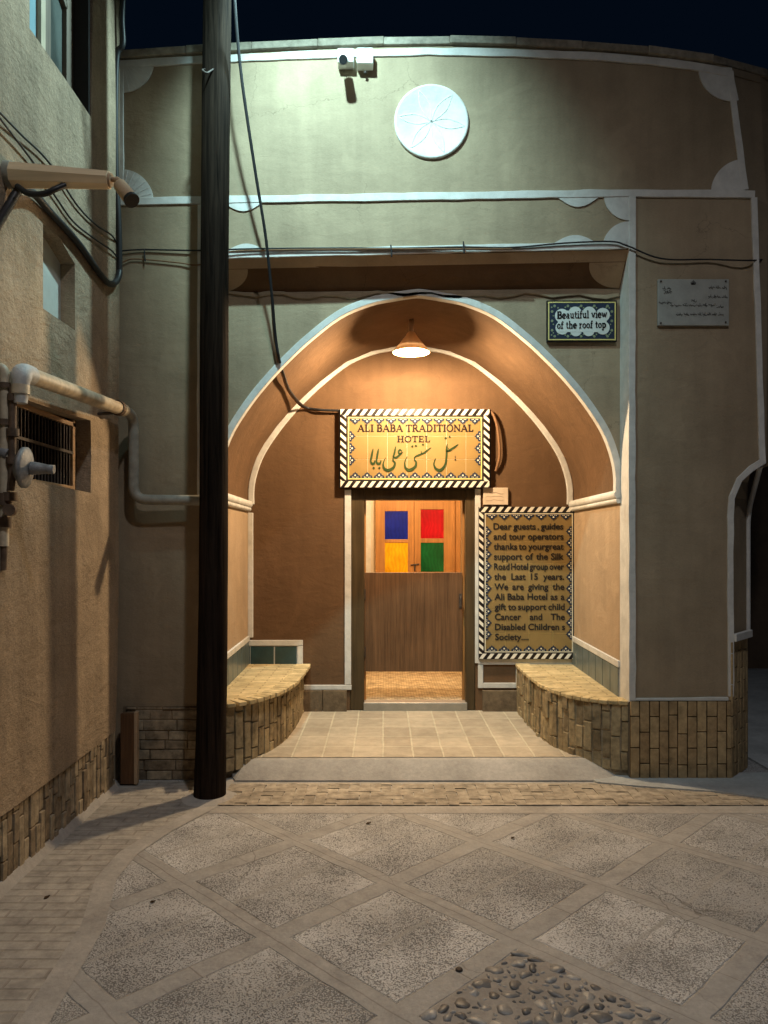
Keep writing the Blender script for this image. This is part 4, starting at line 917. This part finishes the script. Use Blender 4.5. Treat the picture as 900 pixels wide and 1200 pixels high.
SERIF = {   # advance, strokes (width, polyline); y 0..1 cap height
 'A': (.98, [(TN, [(.12, .03), (.47, .97)]), (TK, [(.47, .97), (.83, .03)]), (TN, [(.25, .33), (.70, .33)])] + srf((.12, .03, .28), (.83, .03, .32))),
 'L': (.80, [(TK, [(.22, .03), (.22, .97)]), (TN, [(.1, .04), (.68, .04)]), (TN, [(.66, .02), (.70, .30)])] + srf((.22, .97, .38))),
 'I': (.48, [(TK, [(.24, .03), (.24, .97)])] + srf((.24, .03, .40), (.24, .97, .40))),
 'B': (.86, [(TK, [(.22, .03), (.22, .97)]), (TN, [(.06, .96), (.45, .96)]), (TN, [(.06, .04), (.45, .04)]), (TN, [(.2, .52), (.45, .52)]), (.19, arc(.44, .745, .23, .22, 90, -90)), (.21, arc(.44, .28, .29, .245, 90, -90))]),
 'T': (.88, [(TK, [(.44, .03), (.44, .97)]), (TN, [(.06, .95), (.82, .95)]), (TN, [(.07, .98), (.07, .72)]), (TN, [(.81, .98), (.81, .72)])] + srf((.44, .03, .38))),
 'R': (.95, [(TK, [(.22, .03), (.22, .97)]), (TN, [(.06, .96), (.45, .96)]), (TN, [(.2, .50), (.45, .50)]), (.19, arc(.44, .73, .24, .23, 90, -90)), (TK, [(.44, .5), (.78, .04)])] + srf((.22, .03, .36), (.83, .03, .22))),
 'D': (.98, [(TK, [(.22, .03), (.22, .97)]), (TN, [(.06, .96), (.42, .96)]), (TN, [(.06, .04), (.42, .04)]), (.21, arc(.42, .5, .42, .46, 90, -90))]),
 'O': (.98, [(.19, arc(.49, .5, .39, .47, 0, 360, 28))]),
 'N': (1.02, [(TN, [(.20, .03), (.20, .97)]), (TN, [(.84, .03), (.84, .97)]), (TK, [(.20, .94), (.84, .06)])] + srf((.20, .03, .30), (.84, .97, .30), (.14, .97, .2))),
 'H': (1.02, [(TK, [(.24, .03), (.24, .97)]), (TK, [(.78, .03), (.78, .97)]), (TN, [(.24, .5), (.78, .5)])] + srf((.24, .03, .38), (.24, .97, .38), (.78, .03, .38), (.78, .97, .38))),
 'E': (.85, [(TK, [(.22, .03), (.22, .97)]), (TN, [(.06, .96), (.70, .96)]), (TN, [(.06, .04), (.72, .04)]), (TN, [(.2, .5), (.56, .5)]), (TN, [(.69, .98), (.69, .74)]), (TN, [(.72, .02), (.74, .28)]), (TN, [(.55, .38), (.55, .62)])]),
 ' ': (.36, []),
 'e': (.62, [(.19, arc(.31, .34, .22, .30, 0, 320, 20)), (TN, [(.1, .36), (.53, .36)])]),
 'a': (.64, [(.13, [(.14, .55), (.24, .64), (.38, .62), (.44, .5), (.44, .04)]), (.12, arc(.27, .20, .17, .16, 0, 360)), (TN, [(.44, .04), (.58, .04)])]),
 'u': (.72, [(.14, [(.18, .64), (.18, .2), (.26, .07), (.4, .08), (.52, .2)]), (.14, [(.53, .64), (.53, .03)])] + srf((.14, .64, .2), (.49, .64, .2), (.57, .03, .2))),
 't': (.46, [(.14, [(.2, .9), (.2, .16), (.28, .05), (.42, .08)]), (TN, [(.04, .62), (.40, .62)])]),
 'i': (.38, [(.14, [(.19, .03), (.19, .64)]), (.15, [(.19, .84), (.19, .98)])] + srf((.19, .03, .34), (.15, .64, .22))),
 'f': (.46, [(.14, [(.2, .03), (.2, .8), (.27, .97), (.42, .95)]), (TN, [(.04, .62), (.40, .62)])] + srf((.2, .03, .34))),
 'l': (.38, [(.14, [(.19, .03), (.19, 1.02)])] + srf((.19, .03, .34), (.15, 1.0, .22))),
 'v': (.66, [(.14, [(.12, .64), (.33, .04)]), (TN, [(.33, .04), (.54, .64)])] + srf((.12, .64, .24), (.54, .64, .22))),
 'w': (.92, [(.14, [(.12, .64), (.28, .04)]), (TN, [(.28, .04), (.46, .6)]), (.14, [(.44, .64), (.62, .04)]), (TN, [(.62, .04), (.80, .64)])] + srf((.12, .64, .22), (.80, .64, .2))),
 'o': (.64, [(.14, arc(.32, .33, .22, .29, 0, 360, 22))]),
 'h': (.74, [(.14, [(.18, .03), (.18, 1.02)]), (.14, [(.2, .5), (.34, .63), (.48, .6), (.54, .45), (.54, .03)])] + srf((.18, .03, .3), (.54, .03, .3), (.13, 1.0, .2))),
 'r': (.54, [(.14, [(.18, .03), (.18, .64)]), (.13, [(.2, .46), (.32, .62), (.46, .58)])] + srf((.18, .03, .32), (.13, .64, .2))),
 'p': (.72, [(.14, [(.18, -.28), (.18, .64)]), (.19, arc(.36, .33, .22, .29, 150, -150, 20))] + srf((.18, -.28, .32), (.13, .64, .2))),
}
def serif_line(mb, text, x0, x1, base, h, Y, rot=0.0):
    tot = sum(SERIF[c][0] for c in text); sx = (x1 - x0) / (tot * h); x = 0.0
    for c in text:
        adv, strokes = SERIF[c]
        for w_, pts in strokes:
            q_ = []
            for a, b in pts:
                px, py = x0 + (x + a) * h * sx, base - b * h; py += (px - x0) * rot; q_.append(XZ(px, py, Y))
            mb.ribbon(q_, w_ * h * Y / F, Y, Y + 0.003)
        x += adv
PENW = 1.0
def pen(mb, pts, Y, fx, fy):
    """calligraphic stroke: (x, y, width) in picture pixels"""
    sp3 = spline([Vector(p) for p in pts], 5); mb.ribbon([XZ(fx(p.x), fy(p.y), Y) for p in sp3], [max(p.z * PENW, .4) * Y / F for p in sp3], Y, Y + 0.003)
def disc(mb, px, py, r, Y, n=10, sq=1.0): mb.prism([XZ(px + r * math.cos(2 * math.pi * i / n), py + r * sq * math.sin(2 * math.pi * i / n), Y) for i in range(n)], Y, Y + 0.003)
def pbox(mb, x0, y0, x1, y1, ya, yb): a, b = XZ(x0, y1, ya), XZ(x1, y0, ya); mb.box(a[0], b[0], ya, yb, a[1], b[1]); return mb
def frame_px(mb, x0, y0, x1, y1, w_, ya, yb):
    pbox(mb, x0, y0, x1, y0 + w_, ya, yb); pbox(mb, x0, y1 - w_, x1, y1, ya, yb); pbox(mb, x0, y0 + w_, x0 + w_, y1 - w_, ya, yb); pbox(mb, x1 - w_, y0 + w_, x1, y1 - w_, ya, yb); return mb
def floral_border(root, x0, y0, x1, y1, pitch, depth, Y, eye=True):
    """scalloped border of dark blossoms along the four sides, pointing inward"""
    sides = [(MB(), MB()) for _ in range(4)]; dark = pale = None
    def motif(cx, cy, dx, dy):
        dark, pale = sides[{(0, 1): 0, (0, -1): 1, (1, 0): 2, (-1, 0): 3}[(dx, dy)]]
        tx, ty = -dy, dx; hw = pitch * 0.46
        sh_ = [(-1, 0), (-.92, .45), (-.55, .55), (-.42, .85), (-.16, .92), (0, 1.18), (.16, .92), (.42, .85), (.55, .55), (.92, .45), (1, 0)]
        dark.prism([XZ(cx + tx * a * hw + dx * b * depth, cy + ty * a * hw + dy * b * depth, Y) for a, b in sh_], Y, Y + .003)
        for a, b, r_ in ((0, .52, .17), (-.52, .20, .10), (.52, .20, .10), (-.24, .18, .09), (.24, .18, .09)):
            disc(pale, cx + tx * a * hw + dx * b * depth, cy + ty * a * hw + dy * b * depth, r_ * pitch * .42, Y - .002, 8)
    nx = max(2, round((x1 - x0) / pitch)); ny = max(2, round((y1 - y0) / pitch))
    for i in range(nx):
        cx = x0 + (x1 - x0) * (i + .5) / nx; motif(cx, y0, 0, 1); motif(cx, y1, 0, -1)
    for i in range(1, ny - 1) if ny > 2 else range(ny):
        cy = y0 + (y1 - y0) * (i + .5) / ny; motif(x0, cy, 1, 0); motif(x1, cy, -1, 0)
    for dark, pale in sides:
        o = dark.build('floral_border', M['navy'], root, recalc=False); pale.build('blossom_dots', M['cream_glaze'], o, recalc=False)
# the hotel's name over the door
YN = 6.385
ns_ = thing('hotel_sign', tuple(P(486, 526, YN)), 'wide yellow tiled name sign with striped border over the doorway', 'sign')
pbox(MB(), 397.5, 480, 575, 571.5, YN + .012, YB - .004).build('sign_board', M['black'], ns_)
for q_, m_n in (((399, 479.5, 573.5, 486.5), 'rope'), ((399, 564, 573.5, 571), 'rope'), ((399, 486.5, 405.5, 564), 'rope_side'), ((567, 486.5, 573.5, 564), 'rope_side')):
    pbox(MB(), *q_, YN, YN + .02).build('striped_border', M[m_n], ns_)
frame_px(MB(), 405.5, 486.5, 567, 564, 2.2, YN + .002, YN + .018).build('inner_border', M['ink'], ns_)
frame_px(MB(), 407.7, 488.7, 564.8, 561.8, 1.3, YN + .001, YN + .018).build('yellow_line', M['yellow_line'], ns_)
tl = MB(); xs = [409, 431, 454, 477, 500, 523, 546, 563.5]; ys = [490, 511, 538.5, 560.5]
for a, b in zip(xs, xs[1:]):
    for c_, d in zip(ys, ys[1:]): pbox(tl, a + .12, c_ + .12, b - .12, d - .12, YN + .004, YN + .018)
tl.build('sign_tiles', M['yellow_tile'], ns_, bevel=.0015)
pbox(MB(), 408.8, 490, 563.8, 560.6, YN + .006, YN + .017).build('tile_grout', M['cream_glaze'], ns_)
floral_border(ns_, 409.2, 490.2, 563.5, 560.4, 13.6, 6.6, YN + .0005)
for a_ in (('ALI BABA TRADITIONAL', 419, 555, 505.8, 8.2), ('HOTEL', 465, 504.5, 518.0, 7.0)):
    lm = MB(); serif_line(lm, *a_, YN); lm.build('lettering', M['purple_ink'], ns_, recalc=False)
PENW = 1.2; pm = MB(); fx = lambda x: 425 + x / 7.5; fy = lambda y: 505 + y / 7.5
for s_ in ([(140, 155, .6), (134, 185, 1.9), (126, 235, 2.0), (122, 268, 1.6), (132, 286, 2.3), (150, 286, 2.3), (160, 268, 1.4), (161, 256, .5)],
           [(92, 155, .6), (86, 185, 1.9), (77, 235, 2.0), (72, 266, 1.6), (82, 286, 2.3), (98, 286, 2.3), (106, 270, 1.4), (107, 258, .5)],
           [(346, 178, .6), (330, 166, 1.6), (316, 178, 1.8), (320, 200, 1.7), (348, 190, .9), (322, 214, 2.0), (292, 234, 2.1), (266, 228, 1.2)],
           [(290, 135, .6), (284, 170, 1.9), (276, 205, 1.9), (266, 232, 1.4)],
           [(268, 232, 1.2), (268, 262, 1.7), (284, 282, 2.0), (270, 322, 2.6), (228, 345, 3.0), (192, 332, 2.4), (180, 296, 1.6), (190, 258, 1.0), (203, 232, .4)],
           [(600, 146, .5), (566, 172, 1.5), (536, 194, 1.8), (518, 196, 1.4), (514, 176, .6)],
           [(522, 200, 1.5), (488, 214, 1.7), (462, 226, 1.4), (454, 250, 1.4), (470, 276, 2.0), (460, 316, 2.6), (414, 344, 3.0), (380, 328, 2.3), (369, 290, 1.5), (378, 250, 1.0), (392, 226, .4)],
           [(840, 115, .6), (812, 138, 1.6), (778, 160, 2.1), (760, 172, 1.5), (756, 148, .7)], [(764, 172, 1.5), (742, 178, 1.4), (734, 180, .8)],
           [(742, 112, .6), (738, 160, 1.9), (736, 230, 1.9), (724, 300, 2.2), (684, 344, 2.9), (644, 332, 2.3), (627, 296, 1.5), (632, 264, 1.0), (642, 240, .4)]):
    pen(pm, s_, YN - .0008, fx, fy)
for x, y, r_ in ((97, 325, 1.5), (148, 325, 1.5), (437, 136, 1.5), (468, 131, 1.5), (530, 119, 1.5), (728, 62, 1.5), (765, 52, 1.5)): disc(pm, fx(x), fy(y), r_, YN - .0008, 4)
pm.build('calligraphy', M['green_ink'], ns_, recalc=False)
sm_ = MB(); pen(sm_, [(815, 218, .4), (812, 230, .7), (818, 240, .5)], YN, fx, fy); disc(sm_, fx(815), fy(253), 1.1, YN, 4); sm_.build('small_mark', M['purple_ink'], ns_, recalc=False)
# the long message sign
YM = 6.405
ms = thing('message_sign', tuple(P(620, 683, YM)), 'tall ochre tiled thank you sign with black sans lettering over the bench', 'sign')
pbox(MB(), 561, 594, 678.5, 772.5, YM + .012, YB - .018).build('sign_board', M['black'], ms)
for q_, m_n in (((562, 594, 678, 600), 'rope'), ((562, 766, 678, 772), 'rope'), ((561.5, 600, 566.5, 766), 'rope_side'), ((673, 600, 678, 766), 'rope_side')):
    pbox(MB(), *q_, YM, YM + .02).build('striped_border', M[m_n], ms)
frame_px(MB(), 566.5, 600, 673, 766, 1.6, YM + .002, YM + .018).build('inner_border', M['ink'], ms)
frame_px(MB(), 568.1, 601.6, 671.4, 764.4, 1.0, YM + .001, YM + .018).build('cream_line', M['cream_glaze'], ms)
tl = MB(); xs = [569, 592, 620, 648, 670.5]; ys = [602.5, 634, 660, 687, 714, 742, 763.5]
for a, b in zip(xs, xs[1:]):
    for c_, d in zip(ys, ys[1:]): pbox(tl, a + .1, c_ + .1, b - .1, d - .1, YM + .004, YM + .018)
tl.build('sign_tiles', M['ochre_tile'], ms, bevel=.0015)
pbox(MB(), 569, 602.5, 670.5, 763.5, YM + .006, YM + .017).build('tile_grout', M['yellow_line'], ms)
floral_border(ms, 569.2, 602.7, 670.3, 763.3, 13.6, 6.2, YM + .0005)
LINES = ['Dear guests , guides', 'and tour operators', 'thanks to yourgreat', 'support of the Silk', 'Road Hotel group over', 'the Last 15 years.', 'We are giving the', 'Ali Baba Hotel as a', 'gift to support child', 'Cancer and The', 'Disabled Children s', 'Society....']
for i, l in enumerate(LINES):
    tm = MB(); xa = 578.2 + 0.18 * i; xb = 660.2 + 0.2 * i
    write_line(tm, l, xa, xb if i < 11 else 628, 620.4 + 11.78 * i, 10.5, YM, 1.0, i < 11)
    tm.build('lettering', M['ink'], ms, recalc=False)
# small weathered plate between the two signs
wp = thing('paper_plate', tuple(P(581, 581, YB)), 'small pale blank notice plate between the two tiled signs', 'notice')
pbox(MB(), 566.5, 571.5, 595.5, 591.5, YB - .03, YB - .004).build('plate_body', M['paper'], wp, bevel=.003)
pn = MB(); rn = random.Random(4)
for k in range(3):
    pen(pn, [(569 + i * 3, 578 + k * 4 + rn.uniform(-1, 1), .35) for i in range(8)], YB - .032, lambda x: x, lambda y: y)
pn.build('faint_writing', flat('faint_ink', (0.40, 0.31, 0.22)), wp, recalc=False)
# the roof-top sign on the spandrel
YR = YS - 0.03
rs = thing('rooftop_sign', tuple(P(682, 376, YR)), 'small black bordered white tile sign about the roof top view', 'sign')
pbox(MB(), 641, 352, 723, 400, YR + .002, YS - .002).build('sign_board', M['ink'], rs)
frame_px(MB(), 642.5, 353.6, 721.6, 398.5, 1.2, YR - .002, YR + .004).build('yellow_line', M['yellow_line'], rs)
tl = MB(); xs = [644, 657.5, 691, 720]; ys = [355, 370, 397]
for a, b in zip(xs, xs[1:]):
    for c_, d in zip(ys, ys[1:]): pbox(tl, a + .1, c_ + .1, b - .1, d - .1, YR - .001, YR + .003)
tl.build('sign_tiles', M['navy'], rs)
cl = MB()
def cloud():
    pts = []
    for cx, cy in ((658, 370), (673, 367), (690, 367), (707, 368)): disc(cl, cx, cy, 8.3, YR - .0035, 18)
    for cx, cy in ((659, 385), (674, 387), (690, 387), (706, 385)): disc(cl, cx, cy, 7.8, YR - .0035, 18)
for k, (cx, cy, r_) in enumerate(((658.5, 370, 8.2), (674, 367, 7.8), (690.5, 367, 7.8), (706.5, 369, 8.2), (659, 384, 8), (675, 387, 7), (690, 387, 7), (706.5, 384, 8))): disc(cl, cx, cy, r_, YR - .0035 - .0002 * k, 20)
pbox(cl, 654, 364, 711, 389, YR - .0056, YR - .001); cl.build('white_field', M['white_tile'], rs, recalc=False)
fd = MB(); rn = random.Random(6)
for i in range(5):
    for y_, s_ in ((358.5, 1), (394, -1)): disc(fd, 650 + i * 15.5, y_, 1.7, YR - .003, 6); disc(fd, 646.5 + i * 16, y_ + 1.5 * s_, 1.0, YR - .003, 6); disc(fd, 654 + i * 15, y_ + 2.2 * s_, 1.0, YR - .003, 6)
for i in range(3):
    for x_ in (647, 717): disc(fd, x_, 365 + i * 11, 1.7, YR - .003, 6); disc(fd, x_ + (1.5 if x_ < 680 else -1.5), 370 + i * 10, .9, YR - .003, 6)
fd.build('border_flowers', flat('blossom_glaze', (0.22, 0.26, 0.16)), rs, recalc=False)
for a_ in (('Beautiful view', 652.6, 711.5, 373.3, 8.3, YR - .0085, -0.025), ('of the roof top', 652.6, 710.5, 385.0, 8.3, YR - .0085, -0.018)):
    lt = MB(); serif_line(lt, *a_); lt.build('lettering', M['ink'], rs, recalc=False)
# marble plaque with engraved Persian lines on the pier
YQ = YF - 0.02
pq = thing('marble_plaque', tuple(P(813, 354, YQ)), 'grey marble plaque with faint engraved Persian lines and corner screws', 'plaque')
pbox(MB(), 771, 327, 854.5, 381.5, YQ, YF - .002).build('plaque_slab', M['plaque'], pq, bevel=.004)
em = MB(); f_ = lambda x: 760 + x * 110 / 900; g_ = lambda y: 315 + y * 75 / 614
for s_ in ([(408, 128, .5), (412, 145, .9), (425, 150, .6)], [(452, 128, .5), (448, 145, .9), (434, 150, .6)], [(430, 108, .5), (430, 152, 1.0)], [(418, 118, .4), (421, 140, .7), (428, 150, .5)], [(442, 118, .4), (439, 140, .7), (432, 150, .5)]): pen(em, s_, YQ - .002, f_, g_)
em.build('emblem', M['ink'], pq, recalc=False)
em = MB(); rn = random.Random(12)
def squig(x0, x1, y, w_=.55):
    x = x1; pts = []
    while x > x0:
        L = rn.uniform(24, 70); n = int(L / 7) + 2; a = []
        for i in range(n): a.append((x - L * i / (n - 1), y + rn.choice((-7, -3, 0, 3, 6)) , w_ * rn.uniform(.6, 1.5)))
        pen(em, a, YQ - .002, f_, g_)
        for _ in range(2): disc(em, f_(x - rn.uniform(0, L)), g_(y + rn.choice((-16, 13))), .42, YQ - .002, 4)
        if rn.random() < .5: pen(em, [(x - L * .4, y - 22, .35), (x - L * .42, y, .6)], YQ - .002, f_, g_)
        x -= L + 10
for a, b, y in ((585, 690, 182), (705, 750, 186), (600, 650, 268), (680, 762, 270), (150, 215, 190), (150, 225, 212), (160, 215, 228), (150, 225, 325), (215, 640, 350), (655, 720, 365), (260, 560, 440), (590, 720, 438), (415, 460, 312)): squig(a, b, y)
em.build('engraved_lines', flat('engraved_ink', (0.10, 0.10, 0.09)), pq, recalc=False)
sc_ = MB()
for x, y in ((774.5, 329.5), (850.5, 329.5), (774.5, 378.5), (850.5, 377.5)): sc_.tube([P(x, y, YQ - .006), P(x, y, YQ + .002)], .006, 8)
sc_.build('plaque_screw', M['iron'], pq)

# ------------------------------------------------------------------ cables
def cable(name, pts, r, mat, label, n=8, sp_=6): return tag(MB().tube(spline(pts, sp_), r, n).build(name, M[mat]), label, 'cable')
cable('overhead_cable', [P(270, -120, 4.35), P(275, 0, 4.45), P(283, 90, 4.55), P(299, 200, 4.68), P(311, 275, 4.78), P(318, 340, 4.88), P(323, 395, 4.99), P(327, 420, 5.04), P(333, 440, 5.25), P(340, 458, 5.75), P(356, 476, 6.36), P(375, 480, 6.40), P(398, 481, 6.41)], .0095, 'cable', 'black cable hanging from above down through the arch to the name sign', 8, 8)
cable('overhead_cable_twin', [P(317.5, 340, 4.89), P(321, 395, 5.0), P(325, 421, 5.045), P(331, 441, 5.26), P(338, 459, 5.76), P(354, 477, 6.37), P(375, 482, 6.41), P(398, 483, 6.42)], .006, 'brown_cable', 'thin brown wire tied alongside the hanging black cable')
cable('sign_cable', [P(568, 480, 6.42), P(576, 483, 6.41), P(582, 497, 6.40), P(585, 520, 6.40), P(585, 537, 6.41), P(581, 552, 6.43)], .012, 'brown_cable', 'short brown cable stub curling down beside the name sign')
cable('wall_wire', [P(142, 294, 4.88), P(170, 292.5, 4.885), P(235, 293.5, 4.88), P(300, 291.5, 4.878), P(400, 290.5, 4.88), P(460, 291, 4.878), P(540, 289.5, 4.88), P(600, 290, 4.88), P(660, 285, 4.875), P(715, 283, 4.872), P(735, 288, 4.87), P(775, 303, 4.875), P(830, 304, 4.88), P(886, 305, 4.89), P(905, 300, 5.3)], .0055, 'cable', 'thin black wire strung across the whole facade above the arch')
cable('lower_wall_wire', [P(142, 308, 4.88), P(155, 303.5, 4.885), P(180, 305, 4.885), P(210, 308, 4.885), P(235, 310, 4.88), P(262, 296, 4.87), P(320, 293, 4.874), P(420, 292, 4.874), P(520, 291.5, 4.874), P(600, 291.5, 4.874)], .0045, 'brown_cable', 'short slack wire below the facade wire beside the pole')
tie = MB()
for x, y in ((169, 299), (458, 294), (543, 290)): tie.tube([P(x, y - 7, 4.872), P(x + 1, y + 7, 4.872)], .005, 6)
tag(tie.build('wire_tie', M['cable']), 'small wire ties holding the two facade wires together', 'tie')
cable('corner_cable', [P(146, -30, 4.70), P(143, 20, 4.70), P(144, 52, 4.71), P(137, 66, 4.71), P(135.5, 130, 4.72), P(136, 200, 4.72), P(139, 260, 4.72), P(140, 300, 4.72), P(140, 322, 4.72)], .018, 'cable', 'thick black cable running down the corner of the old house', 10)
def wp_(px, py, off=0.022): return WL(px, py, XL + off)
cable('sagging_cable', [P(140, 318, 4.72), P(138, 327, 4.68), wp_(131, 333), wp_(120, 325), wp_(90, 283), wp_(60, 250), wp_(42, 229, .03), wp_(30, 222, .05), wp_(21, 224, .04), wp_(8, 245), wp_(-10, 275)], .019, 'cable', 'thick black cable sagging from the beam to the corner cable', 10)
cable('looped_cable', [P(20, 218, 3.30), P(34, 227, 3.29), P(52, 227, 3.29), P(64, 222, 3.30), P(76, 217, 3.33)], .013, 'cable', 'short black cable looped under the pale beam', 10)
cable('strung_wire', [wp_(-5, 127, .03), wp_(25, 158, .02), wp_(57, 190, .015), wp_(90, 240, .012), wp_(112, 263, .012), wp_(130, 275, .015), P(136, 283, 4.70)], .005, 'cable', 'upper of two thin wires strung across the old house wall', 6)
cable('strung_wire', [wp_(-5, 132, .03), wp_(20, 165, .02), wp_(40, 192, .015), wp_(68, 235, .012), wp_(88, 262, .012), wp_(114, 282, .012), wp_(130, 293, .015), P(137, 301, 4.70)], .005, 'cable', 'lower of two thin wires strung across the old house wall', 6)

# ------------------------------------------------------------------ alley beyond the corner, litter
al = thing('alley_wall', (5.0, 9.2, 0), 'dark mud wall across the unlit alley beyond the corner pier', 'wall')
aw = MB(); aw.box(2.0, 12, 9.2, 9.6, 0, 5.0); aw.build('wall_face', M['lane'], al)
def leaf_(px, py, r_, rot, label):
    c_ = G(px, py); m = MB(); pts = [(-1, 0, 0), (-.4, .45, .25), (.3, .5, .1), (1, .05, .3), (.3, -.4, .2), (-.4, -.45, .05)]
    vs = [(c_.x + r_ * (a * math.cos(rot) - b * math.sin(rot)), c_.y + r_ * (a * math.sin(rot) + b * math.cos(rot)), .006 + r_ * z) for a, b, z in pts]
    m.add(vs + [(x, y, z - .003) for x, y, z in vs], [(0, 1, 2, 3, 4, 5), (11, 10, 9, 8, 7, 6)] + [(i, (i + 1) % 6, 6 + (i + 1) % 6, 6 + i) for i in range(6)])
    tag(m.build('dry_leaf', M['leaf']), label, 'leaf', 'scraps of dry leaf on the paving')
leaf_(432, 966, .016, .4, 'dark curled leaf scrap on the paving before the step'); leaf_(179, 1058, .012, .2, 'tiny dark leaf scrap on a pebbled slab past the gutter')
leaf_(55, 1053, .016, 1.0, 'brown leaf scrap lying on the brick gutter'); leaf_(601, 983, .012, .3, 'smallest leaf scrap on the slabs before the bench')
dc = G(538, 1137); tag(MB().lathe([(0, .007), (.011, .007), (.013, .005), (.0135, .0), (.0135, -.01)], (dc.x, dc.y, .0), (0, 0, 1), 20).build('drain_cap', M['iron']), 'round dark metal cap set in the paving beside the cobbles', 'cap')
